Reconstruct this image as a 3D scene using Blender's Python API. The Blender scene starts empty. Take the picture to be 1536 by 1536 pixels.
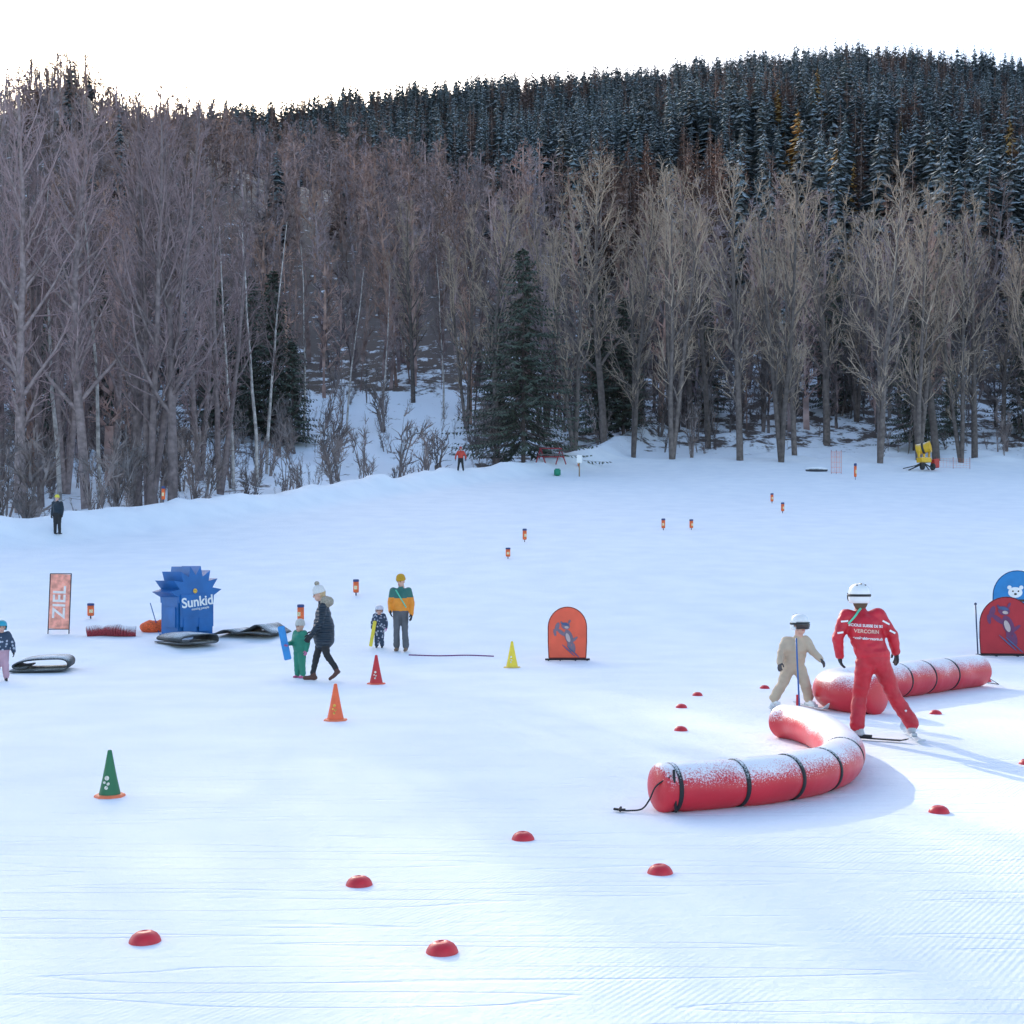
import bpy, bmesh, math, random, time
import numpy as np
from mathutils import Vector, Matrix, Quaternion, noise
from mathutils.bvhtree import BVHTree
T0=time.time()
scene=bpy.context.scene
COL=scene.collection
R_=math.radians
# ------------------------------------------------------------------ camera
cam=bpy.data.cameras.new("camera"); camo=bpy.data.objects.new("camera",cam); COL.objects.link(camo)
camo.location=(0,0,1.915); camo.rotation_euler=(R_(90),0,0)
cam.sensor_width=36; cam.lens=43.45; cam.shift_y=0.0599; cam.clip_end=5000
scene.camera=camo
# ------------------------------------------------------------------ light
AZ=R_(-19); EL=R_(21.6); TE=math.tan(R_(21.3))
D=Vector((math.sin(AZ)*math.cos(EL),math.cos(AZ)*math.cos(EL),math.sin(EL)))
sl=bpy.data.lights.new("sun","SUN"); sl.energy=5.0; sl.angle=R_(0.5); sl.color=(1,0.9,0.78)
so=bpy.data.objects.new("sun",sl); COL.objects.link(so); so.rotation_euler=D.to_track_quat('Z','Y').to_euler(); so.location=(-60,100,80)
w=bpy.data.worlds.new("World"); scene.world=w; w.use_nodes=True
nt=w.node_tree; bg=nt.nodes['Background']
sky=nt.nodes.new('ShaderNodeTexSky'); sky.sky_type='NISHITA'; sky.sun_disc=False
sky.sun_elevation=EL; sky.sun_rotation=AZ%(2*math.pi); sky.air_density=1.0; sky.dust_density=1.6; sky.ozone_density=1.0
nt.links.new(sky.outputs[0],bg.inputs[0]); bg.inputs[1].default_value=0.41
scene.view_settings.view_transform='Standard'; scene.view_settings.look='None'; scene.view_settings.exposure=0
# ------------------------------------------------------------------ terrain function
kp=[(-300,-3),(-60,-1.2),(0,0),(27,0),(33,0.5),(45,2.1),(60,4.1),(80,7.0),(100,10.2),(110,12.5),(125,17),(160,32),(250,74),(450,172),(800,345),(860,350),(1000,300),(1500,150)]
tx=np.arange(-320,1500,1.0); ty=np.interp(tx,[k[0] for k in kp],[k[1] for k in kp])
ker=np.ones(7)/7; ty2=np.convolve(ty,ker,'same'); ty2=np.convolve(ty2,ker,'same'); ty2[:20]=ty[:20]; ty2[-20:]=ty[-20:]
RA=[-0.8,-.41,-.3,-.17,0,.1,.2,.27,.41,.8]; RV=[.76,.80,.815,.84,.885,.905,.935,.945,.92,.85]
def sstep(a,b,x):
    t=min(1,max(0,(x-a)/(b-a))); return t*t*(3-2*t)
def rim(X):
    return float(np.interp(X,[-60,-23.6,-12,-3.5,6,30],[34,57,77,95,110,160]))
def ST(X,Y): return X*math.cos(AZ)-Y*math.sin(AZ), X*math.sin(AZ)+Y*math.cos(AZ)
def shade_crest(s):  # ridge height shaped so its cast shadow ends along a chosen foreground line
    tb=float(np.interp(s,[-40,-12,-6,-2,.3,1.5,3,5,8,14,22,30,42,100],[14,2,-9,-9,-7,1,8,10.5,12.5,15,18,26,36,38]))
    return (300-tb)*TE-7.5
def Hb(X,Y):
    z=float(np.interp(Y,tx,ty2))
    if Y>110:
        k=float(np.interp(X/Y,RA,RV)); t=sstep(110,400,Y); z*=1+(k-1)*t
    return z
def shade_shoulder(s,t):  # weight of the hill bulge added to keep sun off the piste
    return sstep(150,300,t)*(1-sstep(300,560,t))*sstep(-60,-8,s)*(1-sstep(92,170,s))
def H(X,Y):
    z=Hb(X,Y)
    if Y>110:
        s,t=ST(X,Y); b=shade_shoulder(s,t)
        z+=(noise.noise(Vector((X/90,Y/120,0.3)))*14*sstep(130,350,Y)*(1 if Y<700 else .5)+noise.noise(Vector((X/25,Y/25,1.3)))*1.6*sstep(110,150,Y))*(1-b)
        if b>0:
            xc=s*math.cos(AZ)+300*math.sin(AZ); yc=-s*math.sin(AZ)+300*math.cos(AZ)
            z+=b*(shade_crest(s)-Hb(xc,yc))
    z+=0.05*noise.noise(Vector((X/6,Y/6,5)))*sstep(8,30,Y)+0.25*noise.noise(Vector((X/22,Y/22,2)))*sstep(32,60,Y)
    if Y>25 and X<20:
        dd=Y-rim(X)
        n=noise.noise(Vector((X/3,Y/3,7)))
        z+=1.05*math.exp(-((dd+5)/3.4)**2)*(1+.35*n+.2*noise.noise(Vector((X/.9,Y/.9,4))))*sstep(-40,-5,-abs(dd)) 
        if dd>0: z+=-0.5*sstep(0,5,dd)*(1-sstep(20,40,dd))+0.45*noise.noise(Vector((X/2.3,Y/2.3,9)))*sstep(0,4,dd)*(1-sstep(60,110,dd))
    elif Y>104: z+=0.5*noise.noise(Vector((X/2.3,Y/2.3,9)))*sstep(104,108,Y)*(1-sstep(130,160,Y))
    c=math.exp(-((Y-(26.5+(X+9)*0.45))/2.2)**2)*sstep(2.5,5,-X)
    if c>0.01: z+=c*(0.06*noise.noise(Vector((X/.5,Y/.5,3)))+0.12*noise.noise(Vector((X/1.6,Y/1.6,3))))
    return z
def ground(X,Y): return H(X,Y)
# ------------------------------------------------------------------ node helpers
def newmat(name):
    m=bpy.data.materials.new(name); m.use_nodes=True
    return m,m.node_tree,m.node_tree.nodes['Principled BSDF']
def N(nt,t,**k):
    n=nt.nodes.new(t)
    for a,b in k.items(): setattr(n,a,b)
    return n
MC={}
def mat(name,col,rough=.6,var=.12,scale=8,bump=.0,bscale=20,metal=0,snow=0,objrand=0,quilt=0):
    if name in MC: return MC[name]
    m,nt,p=newmat(name); L=nt.links
    tc=N(nt,'ShaderNodeTexCoord')
    nz=N(nt,'ShaderNodeTexNoise'); nz.inputs['Scale'].default_value=scale; nz.inputs['Detail'].default_value=2
    L.new(tc.outputs['Object'],nz.inputs['Vector'])
    mr=N(nt,'ShaderNodeMapRange'); mr.inputs[1].default_value=.3; mr.inputs[2].default_value=.7; mr.inputs[3].default_value=1-var; mr.inputs[4].default_value=1+var
    L.new(nz.outputs[0],mr.inputs[0])
    hs=N(nt,'ShaderNodeHueSaturation'); hs.inputs['Color'].default_value=(*col,1); L.new(mr.outputs[0],hs.inputs['Value'])
    out=hs.outputs[0]
    if objrand:
        oi=N(nt,'ShaderNodeObjectInfo'); m2=N(nt,'ShaderNodeMapRange'); m2.inputs[3].default_value=1-objrand; m2.inputs[4].default_value=1+objrand
        L.new(oi.outputs['Random'],m2.inputs[0]); h2=N(nt,'ShaderNodeHueSaturation'); L.new(out,h2.inputs['Color']); L.new(m2.outputs[0],h2.inputs['Value']); out=h2.outputs[0]
    if snow:
        ge=N(nt,'ShaderNodeNewGeometry'); sx=N(nt,'ShaderNodeSeparateXYZ'); L.new(ge.outputs['Normal'],sx.inputs[0])
        n2=N(nt,'ShaderNodeTexNoise'); n2.inputs['Scale'].default_value=70; n2.inputs['Detail'].default_value=4; n2.inputs['Roughness'].default_value=.7; L.new(tc.outputs['Object'],n2.inputs['Vector'])
        n3=N(nt,'ShaderNodeTexNoise'); n3.inputs['Scale'].default_value=2.5; L.new(tc.outputs['Object'],n3.inputs['Vector'])
        ad=N(nt,'ShaderNodeMath',operation='MULTIPLY_ADD'); L.new(n2.outputs[0],ad.inputs[0]); ad.inputs[1].default_value=2.2; L.new(sx.outputs[2],ad.inputs[2])
        ad2=N(nt,'ShaderNodeMath',operation='MULTIPLY_ADD'); L.new(n3.outputs[0],ad2.inputs[0]); ad2.inputs[1].default_value=.8; L.new(ad.outputs[0],ad2.inputs[2])
        m3=N(nt,'ShaderNodeMapRange'); m3.inputs[1].default_value=2.25-snow*.3; m3.inputs[2].default_value=2.75-snow*.3; m3.inputs[4].default_value=.92; L.new(ad2.outputs[0],m3.inputs[0])
        mx=N(nt,'ShaderNodeMix',data_type='RGBA'); L.new(m3.outputs[0],mx.inputs[0]); L.new(out,mx.inputs[6]); mx.inputs[7].default_value=(.88,.9,.93,1); out=mx.outputs[2]
    L.new(out,p.inputs['Base Color'])
    p.inputs['Roughness'].default_value=rough; p.inputs['Metallic'].default_value=metal
    if bump or quilt:
        nb=N(nt,'ShaderNodeTexNoise'); nb.inputs['Scale'].default_value=bscale; nb.inputs['Detail'].default_value=3; L.new(tc.outputs['Object'],nb.inputs['Vector'])
        hgt=nb.outputs[0]
        if quilt:
            wv=N(nt,'ShaderNodeTexWave',bands_direction='Z',wave_profile='SIN'); wv.inputs['Scale'].default_value=quilt; wv.inputs['Distortion'].default_value=1.2; L.new(tc.outputs['Object'],wv.inputs['Vector'])
            ma=N(nt,'ShaderNodeMath',operation='MULTIPLY_ADD'); L.new(wv.outputs['Fac'],ma.inputs[0]); ma.inputs[1].default_value=1.0; L.new(hgt,ma.inputs[2]); hgt=ma.outputs[0]
        bu=N(nt,'ShaderNodeBump'); bu.inputs['Distance'].default_value=bump or .02; L.new(hgt,bu.inputs['Height']); L.new(bu.outputs[0],p.inputs['Normal'])
    MC[name]=m; return m
# ------------------------------------------------------------------ mesh helpers
def npmesh(name,V,F,mats=(),smooth=False,mi=None):
    V=np.asarray(V,dtype=np.float32); F=np.asarray(F,dtype=np.int32); k=F.shape[1]
    me=bpy.data.meshes.new(name)
    me.vertices.add(len(V)); me.vertices.foreach_set('co',V.ravel())
    me.loops.add(F.size); me.loops.foreach_set('vertex_index',F.ravel())
    me.polygons.add(len(F)); me.polygons.foreach_set('loop_start',np.arange(0,F.size,k,dtype=np.int32))
    for m in mats: me.materials.append(m)
    if mi is not None: me.polygons.foreach_set('material_index',np.asarray(mi,dtype=np.int32))
    if smooth: me.polygons.foreach_set('use_smooth',np.ones(len(F),dtype=bool))
    me.update(calc_edges=True); return me
def link(name,me,parent=None,loc=(0,0,0),rot=(0,0,0),scale=(1,1,1)):
    o=bpy.data.objects.new(name,me); COL.objects.link(o); o.location=loc; o.rotation_euler=rot; o.scale=scale
    if parent: o.parent=parent
    return o
def empty(name,loc=(0,0,0),rotz=0):
    o=bpy.data.objects.new(name,None); COL.objects.link(o); o.location=loc; o.rotation_euler=(0,0,rotz); o.empty_display_size=.2; return o
def bmobj(name,bm,m,parent=None,smooth=True,loc=(0,0,0),rot=(0,0,0),scale=(1,1,1)):
    me=bpy.data.meshes.new(name); bm.normal_update(); bm.to_mesh(me); bm.free()
    for mm in (m if isinstance(m,(list,tuple)) else [m]): me.materials.append(mm)
    if smooth: me.polygons.foreach_set('use_smooth',np.ones(len(me.polygons),dtype=bool))
    return link(name,me,parent,loc,rot,scale)
def prism(P0,P1,R0,R1,k):
    P0=np.asarray(P0,float);P1=np.asarray(P1,float);R0=np.asarray(R0,float);R1=np.asarray(R1,float)
    d=P1-P0; d/=np.linalg.norm(d,axis=1)[:,None]+1e-9
    ref=np.where(np.abs(d[:,2:3])>.9,np.array([[1.,0,0]]),np.array([[0,0,1.]]))
    a=np.cross(d,ref); a/=np.linalg.norm(a,axis=1)[:,None]+1e-9; b=np.cross(d,a)
    th=np.arange(k)*2*math.pi/k; c=np.cos(th)[None,:,None]; s=np.sin(th)[None,:,None]
    ring=a[:,None,:]*c+b[:,None,:]*s
    V=np.concatenate([P0[:,None,:]+ring*R0[:,None,None],P1[:,None,:]+ring*R1[:,None,None]],axis=1)
    n=len(P0); base=(np.arange(n)*2*k)[:,None,None]
    i=np.arange(k); j=(i+1)%k
    f=np.stack([i,j,j+k,i+k],axis=1)[None]
    return V.reshape(-1,3),(f+base).reshape(-1,4)
def ribbons(S,seed=0,k=1.0):
    r=np.random.RandomState(seed)
    P0=np.array([tuple(s[0]) for s in S]);P1=np.array([tuple(s[1]) for s in S]);R0=np.array([s[2] for s in S])*k;R1=np.array([s[3] for s in S])*k
    d=P1-P0; d/=np.linalg.norm(d,axis=1)[:,None]+1e-9
    q=r.normal(size=d.shape); q[:,2]*=.3; a=np.cross(d,q); a/=np.linalg.norm(a,axis=1)[:,None]+1e-9
    V=np.stack([P0-a*R0[:,None],P0+a*R0[:,None],P1+a*R1[:,None],P1-a*R1[:,None]],axis=1)
    return V.reshape(-1,3),np.arange(len(S)*4).reshape(-1,4)
def box(bm,sx,sy,sz,M):
    return bmesh.ops.create_cube(bm,size=1,matrix=M@Matrix.Diagonal((sx,sy,sz,1)))
def Tm(x,y,z): return Matrix.Translation((x,y,z))
def rod(bm,a,b,r0,r1=None,seg=10,caps=True):
    a=Vector(a);b=Vector(b); r1=r0 if r1 is None else r1; d=b-a
    q=d.to_track_quat('Z','Y').to_matrix().to_4x4()
    bmesh.ops.create_cone(bm,cap_ends=caps,segments=seg,radius1=r0,radius2=r1,depth=d.length,matrix=Tm(*((a+b)/2))@q)
rg=random.Random(4)
def pxX(px,Y): return (px-768)/1854*Y
barkd=mat("bark_dark",(.11,.085,.08),.9,.3,3,objrand=.3)
# ------------------------------------------------------------------ figure builder
def sph(bm,c,r,M=None,u=16,v=10):
    bmesh.ops.create_uvsphere(bm,u_segments=u,v_segments=v,radius=1,matrix=Tm(*c)@(M or Matrix.Identity(4))@Matrix.Diagonal((r[0],r[1],r[2],1)))
def union(name,els,voxel,mats,labels,relabel=None,smooth_it=3,parent=None,M=None):
    bm=bmesh.new()
    for e in els:
        if e[0]=='c':
            _,a,b,ra,rb,lb=e; a=Vector(a);b=Vector(b)
            sph(bm,a,(ra,)*3); sph(bm,b,(rb,)*3)
            if (b-a).length>1e-4: rod(bm,a,b,ra,rb,16)
        else:
            _,c,r,lb,yaw=e; sph(bm,c,r,Matrix.Rotation(yaw,4,'Z'),20,14)
    me=bpy.data.meshes.new(name); bm.to_mesh(me); bm.free()
    o=link(name,me)
    md=o.modifiers.new('r','REMESH'); md.mode='VOXEL'; md.voxel_size=voxel
    ms=o.modifiers.new('s','SMOOTH'); ms.factor=.5; ms.iterations=smooth_it
    dg=bpy.context.evaluated_depsgraph_get(); m2=bpy.data.meshes.new_from_object(o.evaluated_get(dg))
    o.modifiers.clear(); o.data=m2; bpy.data.meshes.remove(me)
    m2.materials.clear()
    for l in labels: m2.materials.append(mats[l])
    n=len(m2.polygons); C=np.empty(n*3,dtype=np.float32); m2.polygons.foreach_get('center',C); C=C.reshape(-1,3)
    best=np.full(n,1e9); lab=np.zeros(n,dtype=np.int32)
    for e in els:
        if e[0]=='c':
            a=np.array(e[1]);b=np.array(e[2]); ab=b-a; L2=max(1e-9,ab@ab)
            t=np.clip(((C-a)@ab)/L2,0,1); d=np.linalg.norm(C-(a+t[:,None]*ab),axis=1)-(e[3]+(e[4]-e[3])*t); lb=e[5]
        else:
            y=e[4]; q=C-np.array(e[1]); cx=q[:,0]*math.cos(y)+q[:,1]*math.sin(y); cy=-q[:,0]*math.sin(y)+q[:,1]*math.cos(y)
            r=e[2]; d=(np.sqrt((cx/r[0])**2+(cy/r[1])**2+(q[:,2]/r[2])**2)-1)*min(r); lb=e[3]
        k=d<best; best[k]=d[k]; lab[k]=labels.index(lb)
    if relabel:
        for i in range(n):
            q=relabel(C[i],labels[lab[i]])
            if q: lab[i]=labels.index(q)
    m2.polygons.foreach_set('material_index',lab); m2.polygons.foreach_set('use_smooth',np.ones(n,dtype=bool)); m2.update()
    m2.name=name
    if parent: o.parent=parent
    if M is not None: o.matrix_local=M
    return o
def wrinkle(o,amp,sc=9):
    me=o.data
    for v in me.vertices:
        q=v.co*sc; n=noise.noise(Vector((q.x,q.y,q.z*1.8)))+.5*noise.noise(q*2.3)
        v.co+=v.normal*(n*amp)
    me.update()
HM={}
def hand_mesh(m):
    if m.name in HM: return HM[m.name]
    els=[('e',(0,0,-.045),(.022,.042,.05),'g',0),('c',(0,0,.02),(0,0,-.02),.028,.027,'g')]
    for i,(y,l) in enumerate([(-.033,.055),(-.011,.068),(.011,.072),(.033,.064)]):
        a=(0,y,-.075); b=(.010,y*1.12,-.075-l*.55); c=(.032,y*1.15,-.075-l)
        els+= [('c',a,b,.0125,.0115,'g'),('c',b,c,.0115,.0095,'g')]
    els+= [('c',(0.004,.03,-.025),(.018,.062,-.06),.015,.013,'g'),('c',(.018,.062,-.06),(.030,.066,-.09),.013,.011,'g')]
    o=union("hand",els,.0055,{'g':m},['g'],smooth_it=1); me=o.data; bpy.data.objects.remove(o); HM[m.name]=me; return me
skin=mat("skin",(.62,.36,.27),.5,.05); lip=mat("lips",(.5,.2,.18),.5,.05); dark=mat("eye_dark",(.02,.015,.015),.2,.02)
black=mat("black_cloth",(.018,.019,.022),.7,.2,30,.004,60)
white=mat("white_shell",(.78,.78,.78),.25,.04)
fur=mat("fur_trim",(.42,.36,.28),.95,.35,60,.02,120)
def lathe(bm,prof,n,sx=1,sy=1,z0=0):
    rings=[]
    for r,z in prof:
        if r<=1e-6: rings.append([bm.verts.new((0,0,z+z0))]); continue
        rings.append([bm.verts.new((math.cos(i*2*math.pi/n)*r*sx,math.sin(i*2*math.pi/n)*r*sy,z+z0)) for i in range(n)])
    for a,b in zip(rings[:-1],rings[1:]):
        for i in range(n):
            j=(i+1)%n
            if len(a)==1 and len(b)==1: continue
            if len(b)==1: bm.faces.new((a[i],a[j],b[0]))
            elif len(a)==1: bm.faces.new((a[0],b[j],b[i]))
            else: bm.faces.new((a[i],a[j],b[j],b[i]))
def head(parent,c,yaw,s,hat,hatcol,pitch=0,hair=None,goggles=None,skinm=None):
    M=Tm(*c)@Matrix.Rotation(yaw,4,'Z')@Matrix.Rotation(pitch,4,'X')@Matrix.Scale(s,4)
    sk=skinm or skin
    els=[('e',(0,.012,.02),(.077,.093,.10),'s',0),('e',(0,-.022,-.055),(.055,.065,.062),'s',0),('c',(0,-.082,.012),(0,-.103,-.016),.010,.015,'s'),
         ('e',(.078,.012,-.005),(.012,.02,.03),'s',0),('e',(-.078,.012,-.005),(.012,.02,.03),'s',0),('e',(0,-.083,-.055),(.024,.010,.010),'l',0),
         ('c',(0,.02,-.06),(0,.03,-.14),.052,.055,'s')]
    lab=['s','l']; mt={'s':sk,'l':lip}
    if hair:
        els+=[('e',(0,.035,.035),(.086,.092,.10),'h',0),('e',(0,.06,-.04),(.08,.05,.09),'h',0)]; lab.append('h'); mt['h']=hair
    union("head",els,.009,mt,lab,parent=parent,M=M,smooth_it=2)
    bm=bmesh.new()
    for sx in (-1,1):
        sph(bm,(sx*.031,-.080,.012),(.012,.010,.009),u=10,v=8)
        box(bm,.034,.008,.006,Tm(sx*.032,-.088,.034))
    o=bmobj("eyes",bm,dark,parent); o.matrix_local=M
    if hat=='beanie' or hat=='pompom':
        bm=bmesh.new(); prof=[(.094,.022),(.101,.03),(.102,.062),(.096,.07),(.096,.085),(.088,.12),(.066,.15),(.036,.166),(0,.172)]
        lathe(bm,prof,22,sy=1.12)
        o=bmobj("beanie",bm,hatcol,parent); o.matrix_local=M@Tm(0,.012,0)
        if hat=='pompom':
            bm=bmesh.new(); sph(bm,(0,.012,.195),(.045,.045,.042)); o=bmobj("pompom",bm,fur,parent); o.matrix_local=M
    if hat=='helmet':
        bm=bmesh.new(); prof=[(.098,-.055),(.108,-.05),(.112,-.01),(.115,.035),(.112,.075),(.100,.112),(.078,.138),(.045,.155),(0,.162)]
        lathe(bm,prof,26,sy=1.15)
        kill=[f for f in bm.faces if f.calc_center_median().y<-.045 and f.calc_center_median().z<.045]
        bmesh.ops.delete(bm,geom=kill,context='FACES')
        o=bmobj("helmet",bm,hatcol,parent); o.matrix_local=M@Tm(0,.014,0)
        sm=o.modifiers.new('s','SOLIDIFY'); sm.thickness=.012; sm.offset=-1
        bm=bmesh.new()
        for sx in (-.045,0,.045): box(bm,.014,.10,.012,Tm(sx,.03,.153 if sx==0 else .140))
        o=bmobj("helmet_vents",bm,dark,parent,False); o.matrix_local=M@Tm(0,.014,0)
    if goggles:
        bm=bmesh.new(); prof=[(.108,-.034),(.120,-.020),(.123,.020),(.114,.040)]
        lathe(bm,prof,26,sy=1.0); kill=[f for f in bm.faces if f.calc_center_median().y>-.045]; bmesh.ops.delete(bm,geom=kill,context='FACES')
        o=bmobj("goggle_lens",bm,goggles,parent); o.matrix_local=M@Tm(0,-.016,.004)
        bm=bmesh.new(); lathe(bm,[(.119,-.004),(.122,0),(.122,.018),(.119,.022)],28,sy=1.14); o=bmobj("goggle_strap",bm,black,parent); o.matrix_local=M@Tm(0,.014,.020)
        bm=bmesh.new(); 
        for zz,rr in ((-.036,.108),(.042,.114)):
            pts=[(math.sin(t)*rr*1.02,-math.cos(t)*rr*1.02-.016,zz+.004) for t in np.linspace(-1.1,1.1,9)]
            for a,b in zip(pts[:-1],pts[1:]): rod(bm,a,b,.006,seg=6)
        o=bmobj("goggle_frame",bm,black,parent); o.matrix_local=M
def figure(name,X,Y,J,yaw,s,m,glove,headkw,hem=1.0,extra=(),relabel=None,voxel=.018,bulk=1.0,mitt_scale=1.12,z=None,toe=None,wr=.006,legk=1.0):
    par=empty(name,(X,Y,(H(X,Y) if z is None else z)))
    w=s*bulk; els=[]
    P=Vector(J['pelvis']);Cc=Vector(J['chest']);Nk=Vector(J['neck'])
    els+=[('e',tuple(P),(.165*w,.125*w,.13*s),'pants',yaw),('e',tuple(P+(Cc-P)*.35),(.165*w,.13*w,.15*s),'top',yaw),('e',tuple(P+(Cc-P)*.65),(.17*w,.132*w,.15*s),'top',yaw),
          ('e',tuple(P+(Cc-P)*.1+Vector((0,0,.03*s))),(.175*w,.138*w,.10*s),'top',yaw),
          ('e',tuple(Cc),(.18*w,.135*w,.19*s),'top',yaw),('c',tuple(Cc+(Nk-Cc)*.5),tuple(Nk),.085*w,.058*s,'top')]
    for sd in 'LR':
        S=Vector(J['sh'+sd]);E=Vector(J['el'+sd]);Wr=Vector(J['wr'+sd])
        els+=[('c',tuple(Cc+(Nk-Cc)*.35),tuple(S),.085*w,.070*w,'top'),('c',tuple(S),tuple(E),.070*w,.058*w,'top'),('c',tuple(E),tuple(Wr),.058*w,.045*w,'top')]
        Hp=Vector(J['hip'+sd]);K=Vector(J['kn'+sd]);A=Vector(J['an'+sd])
        els+=[('c',tuple(Hp),tuple(K),.100*w*legk,.072*w*legk,'pants'),('c',tuple(K),tuple(A+Vector((0,0,.06*s))),.072*w*legk,.062*w*hem,'pants')]
        td=Vector(toe[sd]) if toe else Vector((math.sin(yaw)*1,-math.cos(yaw)*1,0)); td.normalize()
        els+=[('c',tuple(A+Vector((0,0,.06*s))),tuple(A-td*.03*s+Vector((0,0,-.01*s))),.052*s,.048*s,'boot'),('c',tuple(A-td*.05*s+Vector((0,0,-.03*s))),tuple(A+td*.15*s+Vector((0,0,-.035*s))),.043*s,.037*s,'boot')]
    els+=list(extra)
    labels=sorted({(e[5] if e[0]=='c' else e[3]) for e in els}|set(m.keys()))
    bo=union("body",els,voxel*max(.6,s),m,labels,relabel,parent=par,smooth_it=3)
    wrinkle(bo,wr)
    for sd in ('L','R'):
        E=Vector(J['el'+sd]);Wr=Vector(J['wr'+sd]); d=(Wr-E).normalized()
        fr=Vector((math.sin(yaw),-math.cos(yaw),0)); zax=-d; yax=(fr-zax*fr.dot(zax)).normalized(); xax=yax.cross(zax)
        Rm=Matrix((xax,yax,zax)).transposed().to_4x4()
        inner=1 if (Vector(J['pelvis'])-Wr).dot(xax)>0 else -1
        o=link("hand_"+sd.lower(),hand_mesh(glove),par); o.matrix_local=Tm(*(Wr-d*.005))@Rm@Matrix.Diagonal((s*mitt_scale*inner,s*mitt_scale,s*mitt_scale,1))
    head(par,J['head'],headkw.pop('yaw',yaw),headkw.pop('s',s),**headkw)
    return par
def stand(h,arms=.08,stance=.1,face=0):
    s=h/1.75; c,sn=math.cos(face),math.sin(face)
    def r(x,y,z): return (x*c-y*sn,x*sn+y*c,z)
    J={'pelvis':(0,0,.93*s),'chest':r(0,.0,1.25*s),'neck':(0,0,1.50*s),'head':r(0,-.01,1.63*s)}
    for sd,k in (('L',1),('R',-1)):
        J['sh'+sd]=r(k*.18*s,0,1.42*s);J['el'+sd]=r(k*(.20+arms)*s,.03*s,1.14*s);J['wr'+sd]=r(k*(.20+arms*1.2)*s,-.05*s,.89*s)
        J['hip'+sd]=r(k*.085*s,0,.88*s);J['kn'+sd]=r(k*(.09+stance*.5)*s,-.02*s,.48*s);J['an'+sd]=r(k*(.09+stance)*s,0,.075*s)
    return J
red=mat("ski_suit_red",(.52,.012,.028),.5,.14,6,.014,14)
redp=mat("ski_pants_red",(.47,.011,.026),.5,.14,6,.014,14)
def ski(par,c,d,L=1.2,w=.085,m=None,zt=.012):
    d=Vector(d).normalized(); ang=math.atan2(d.y,d.x); bm=bmesh.new(); n=14; rows_=[]
    for i in range(n+1):
        t=i/n; x=(t-.5)*L; ww=w*(1-.25*math.sin(math.pi*t))*.5
        if t>.93: ww*=max(.25,1-(t-.93)/.07*.75)
        zz=.0+(max(0,t-.82)/.18)**2*.09+(max(0,.06-t)/.06)**2*.02
        rows_.append([bm.verts.new((x,-ww,zz)),bm.verts.new((x,ww,zz)),bm.verts.new((x,ww,zz+zt)),bm.verts.new((x,-ww,zz+zt))])
    for a,b in zip(rows_[:-1],rows_[1:]):
        for k in range(4): bm.faces.new((a[k],b[k],b[(k+1)%4],a[(k+1)%4]))
    bm.faces.new(rows_[0]); bm.faces.new(rows_[-1][::-1])
    bmesh.ops.recalc_face_normals(bm,faces=bm.faces)
    box(bm,.30,.06,.03,Tm(-.02,0,.03))
    o=bmobj("ski",bm,m or black,par,False); o.location=c; o.rotation_euler=(0,0,ang); return o
def text_mesh(txt,size,m,name,ext=0.0,bold=0.0):
    cu=bpy.data.curves.new(name,'FONT'); cu.body=txt; cu.size=size; cu.align_x='CENTER'; cu.align_y='CENTER'; cu.extrude=ext; cu.offset=bold
    o=bpy.data.objects.new(name,cu); COL.objects.link(o); dg=bpy.context.evaluated_depsgraph_get(); me=bpy.data.meshes.new_from_object(o.evaluated_get(dg)); bpy.data.objects.remove(o)
    me.materials.clear(); me.materials.append(m); return me
# ---- instructor
Ji={'pelvis':(.02,0,.93),'chest':(-.06,.06,1.26),'neck':(-.10,.10,1.50),'head':(-.105,.14,1.625),
 'shL':(-.27,.08,1.42),'elL':(-.375,.05,1.17),'wrL':(-.335,.12,.96),'shR':(.10,.08,1.43),'elR':(.255,.04,1.19),'wrR':(.315,.12,1.0),
 'hipL':(-.07,0,.88),'knL':(-.115,.08,.48),'anL':(-.165,0,.12),'hipR':(.10,0,.88),'knR':(.285,.10,.50),'anR':(.49,.10,.12)}
wm=mat("white_print",(.8,.8,.8),.5,.03)
bootw=mat("ski_boot_grey",(.42,.43,.45),.35,.2,15)
inst=figure("ski_instructor",4.13,14.2,Ji,math.pi,1.0,{'top':red,'pants':redp,'boot':bootw},black,dict(hat='helmet',hatcol=white,goggles=dark,hair=mat("hair_brown",(.12,.07,.04),.7,.2),s=1.08),hem=1.2,bulk=1.17,legk=.98,toe={'L':(-.6,.6,0),'R':(.1,1,0)},z=H(4.1,14.2),wr=.010,voxel=.014)
body=[c for c in inst.children if c.name.startswith('body')][0]
bvh=BVHTree.FromPolygons([v.co.copy() for v in body.data.vertices],[tuple(p.vertices) for p in body.data.polygons])
def decal(par,bvh,me,cx,cz,rot,off=.006,name="print"):
    bm=bmesh.new(); bm.from_mesh(me)
    for v in bm.verts:
        x=v.co.x*math.cos(rot)-v.co.y*math.sin(rot)+cx; z=v.co.x*math.sin(rot)+v.co.y*math.cos(rot)+cz
        h=bvh.ray_cast(Vector((x,-2,z)),Vector((0,1,0)))
        v.co=Vector((x,(h[0].y if h[0] else 0)-off,z))
    return bmobj(name,bm,list(me.materials),par,False)
def strip_mesh(w,h,m,n=16):
    V=[(w*(i/n-.5),s*h/2,0) for s in (-1,1) for i in range(n+1)]; F=[(i,i+1,i+n+2,i+n+1) for i in range(n)]
    return npmesh("strip",V,F,[m])
decal(inst,bvh,text_mesh("ECOLE SUISSE DE SKI",.042,wm,"t",bold=.0012),-.07,1.31,-.06)
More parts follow.
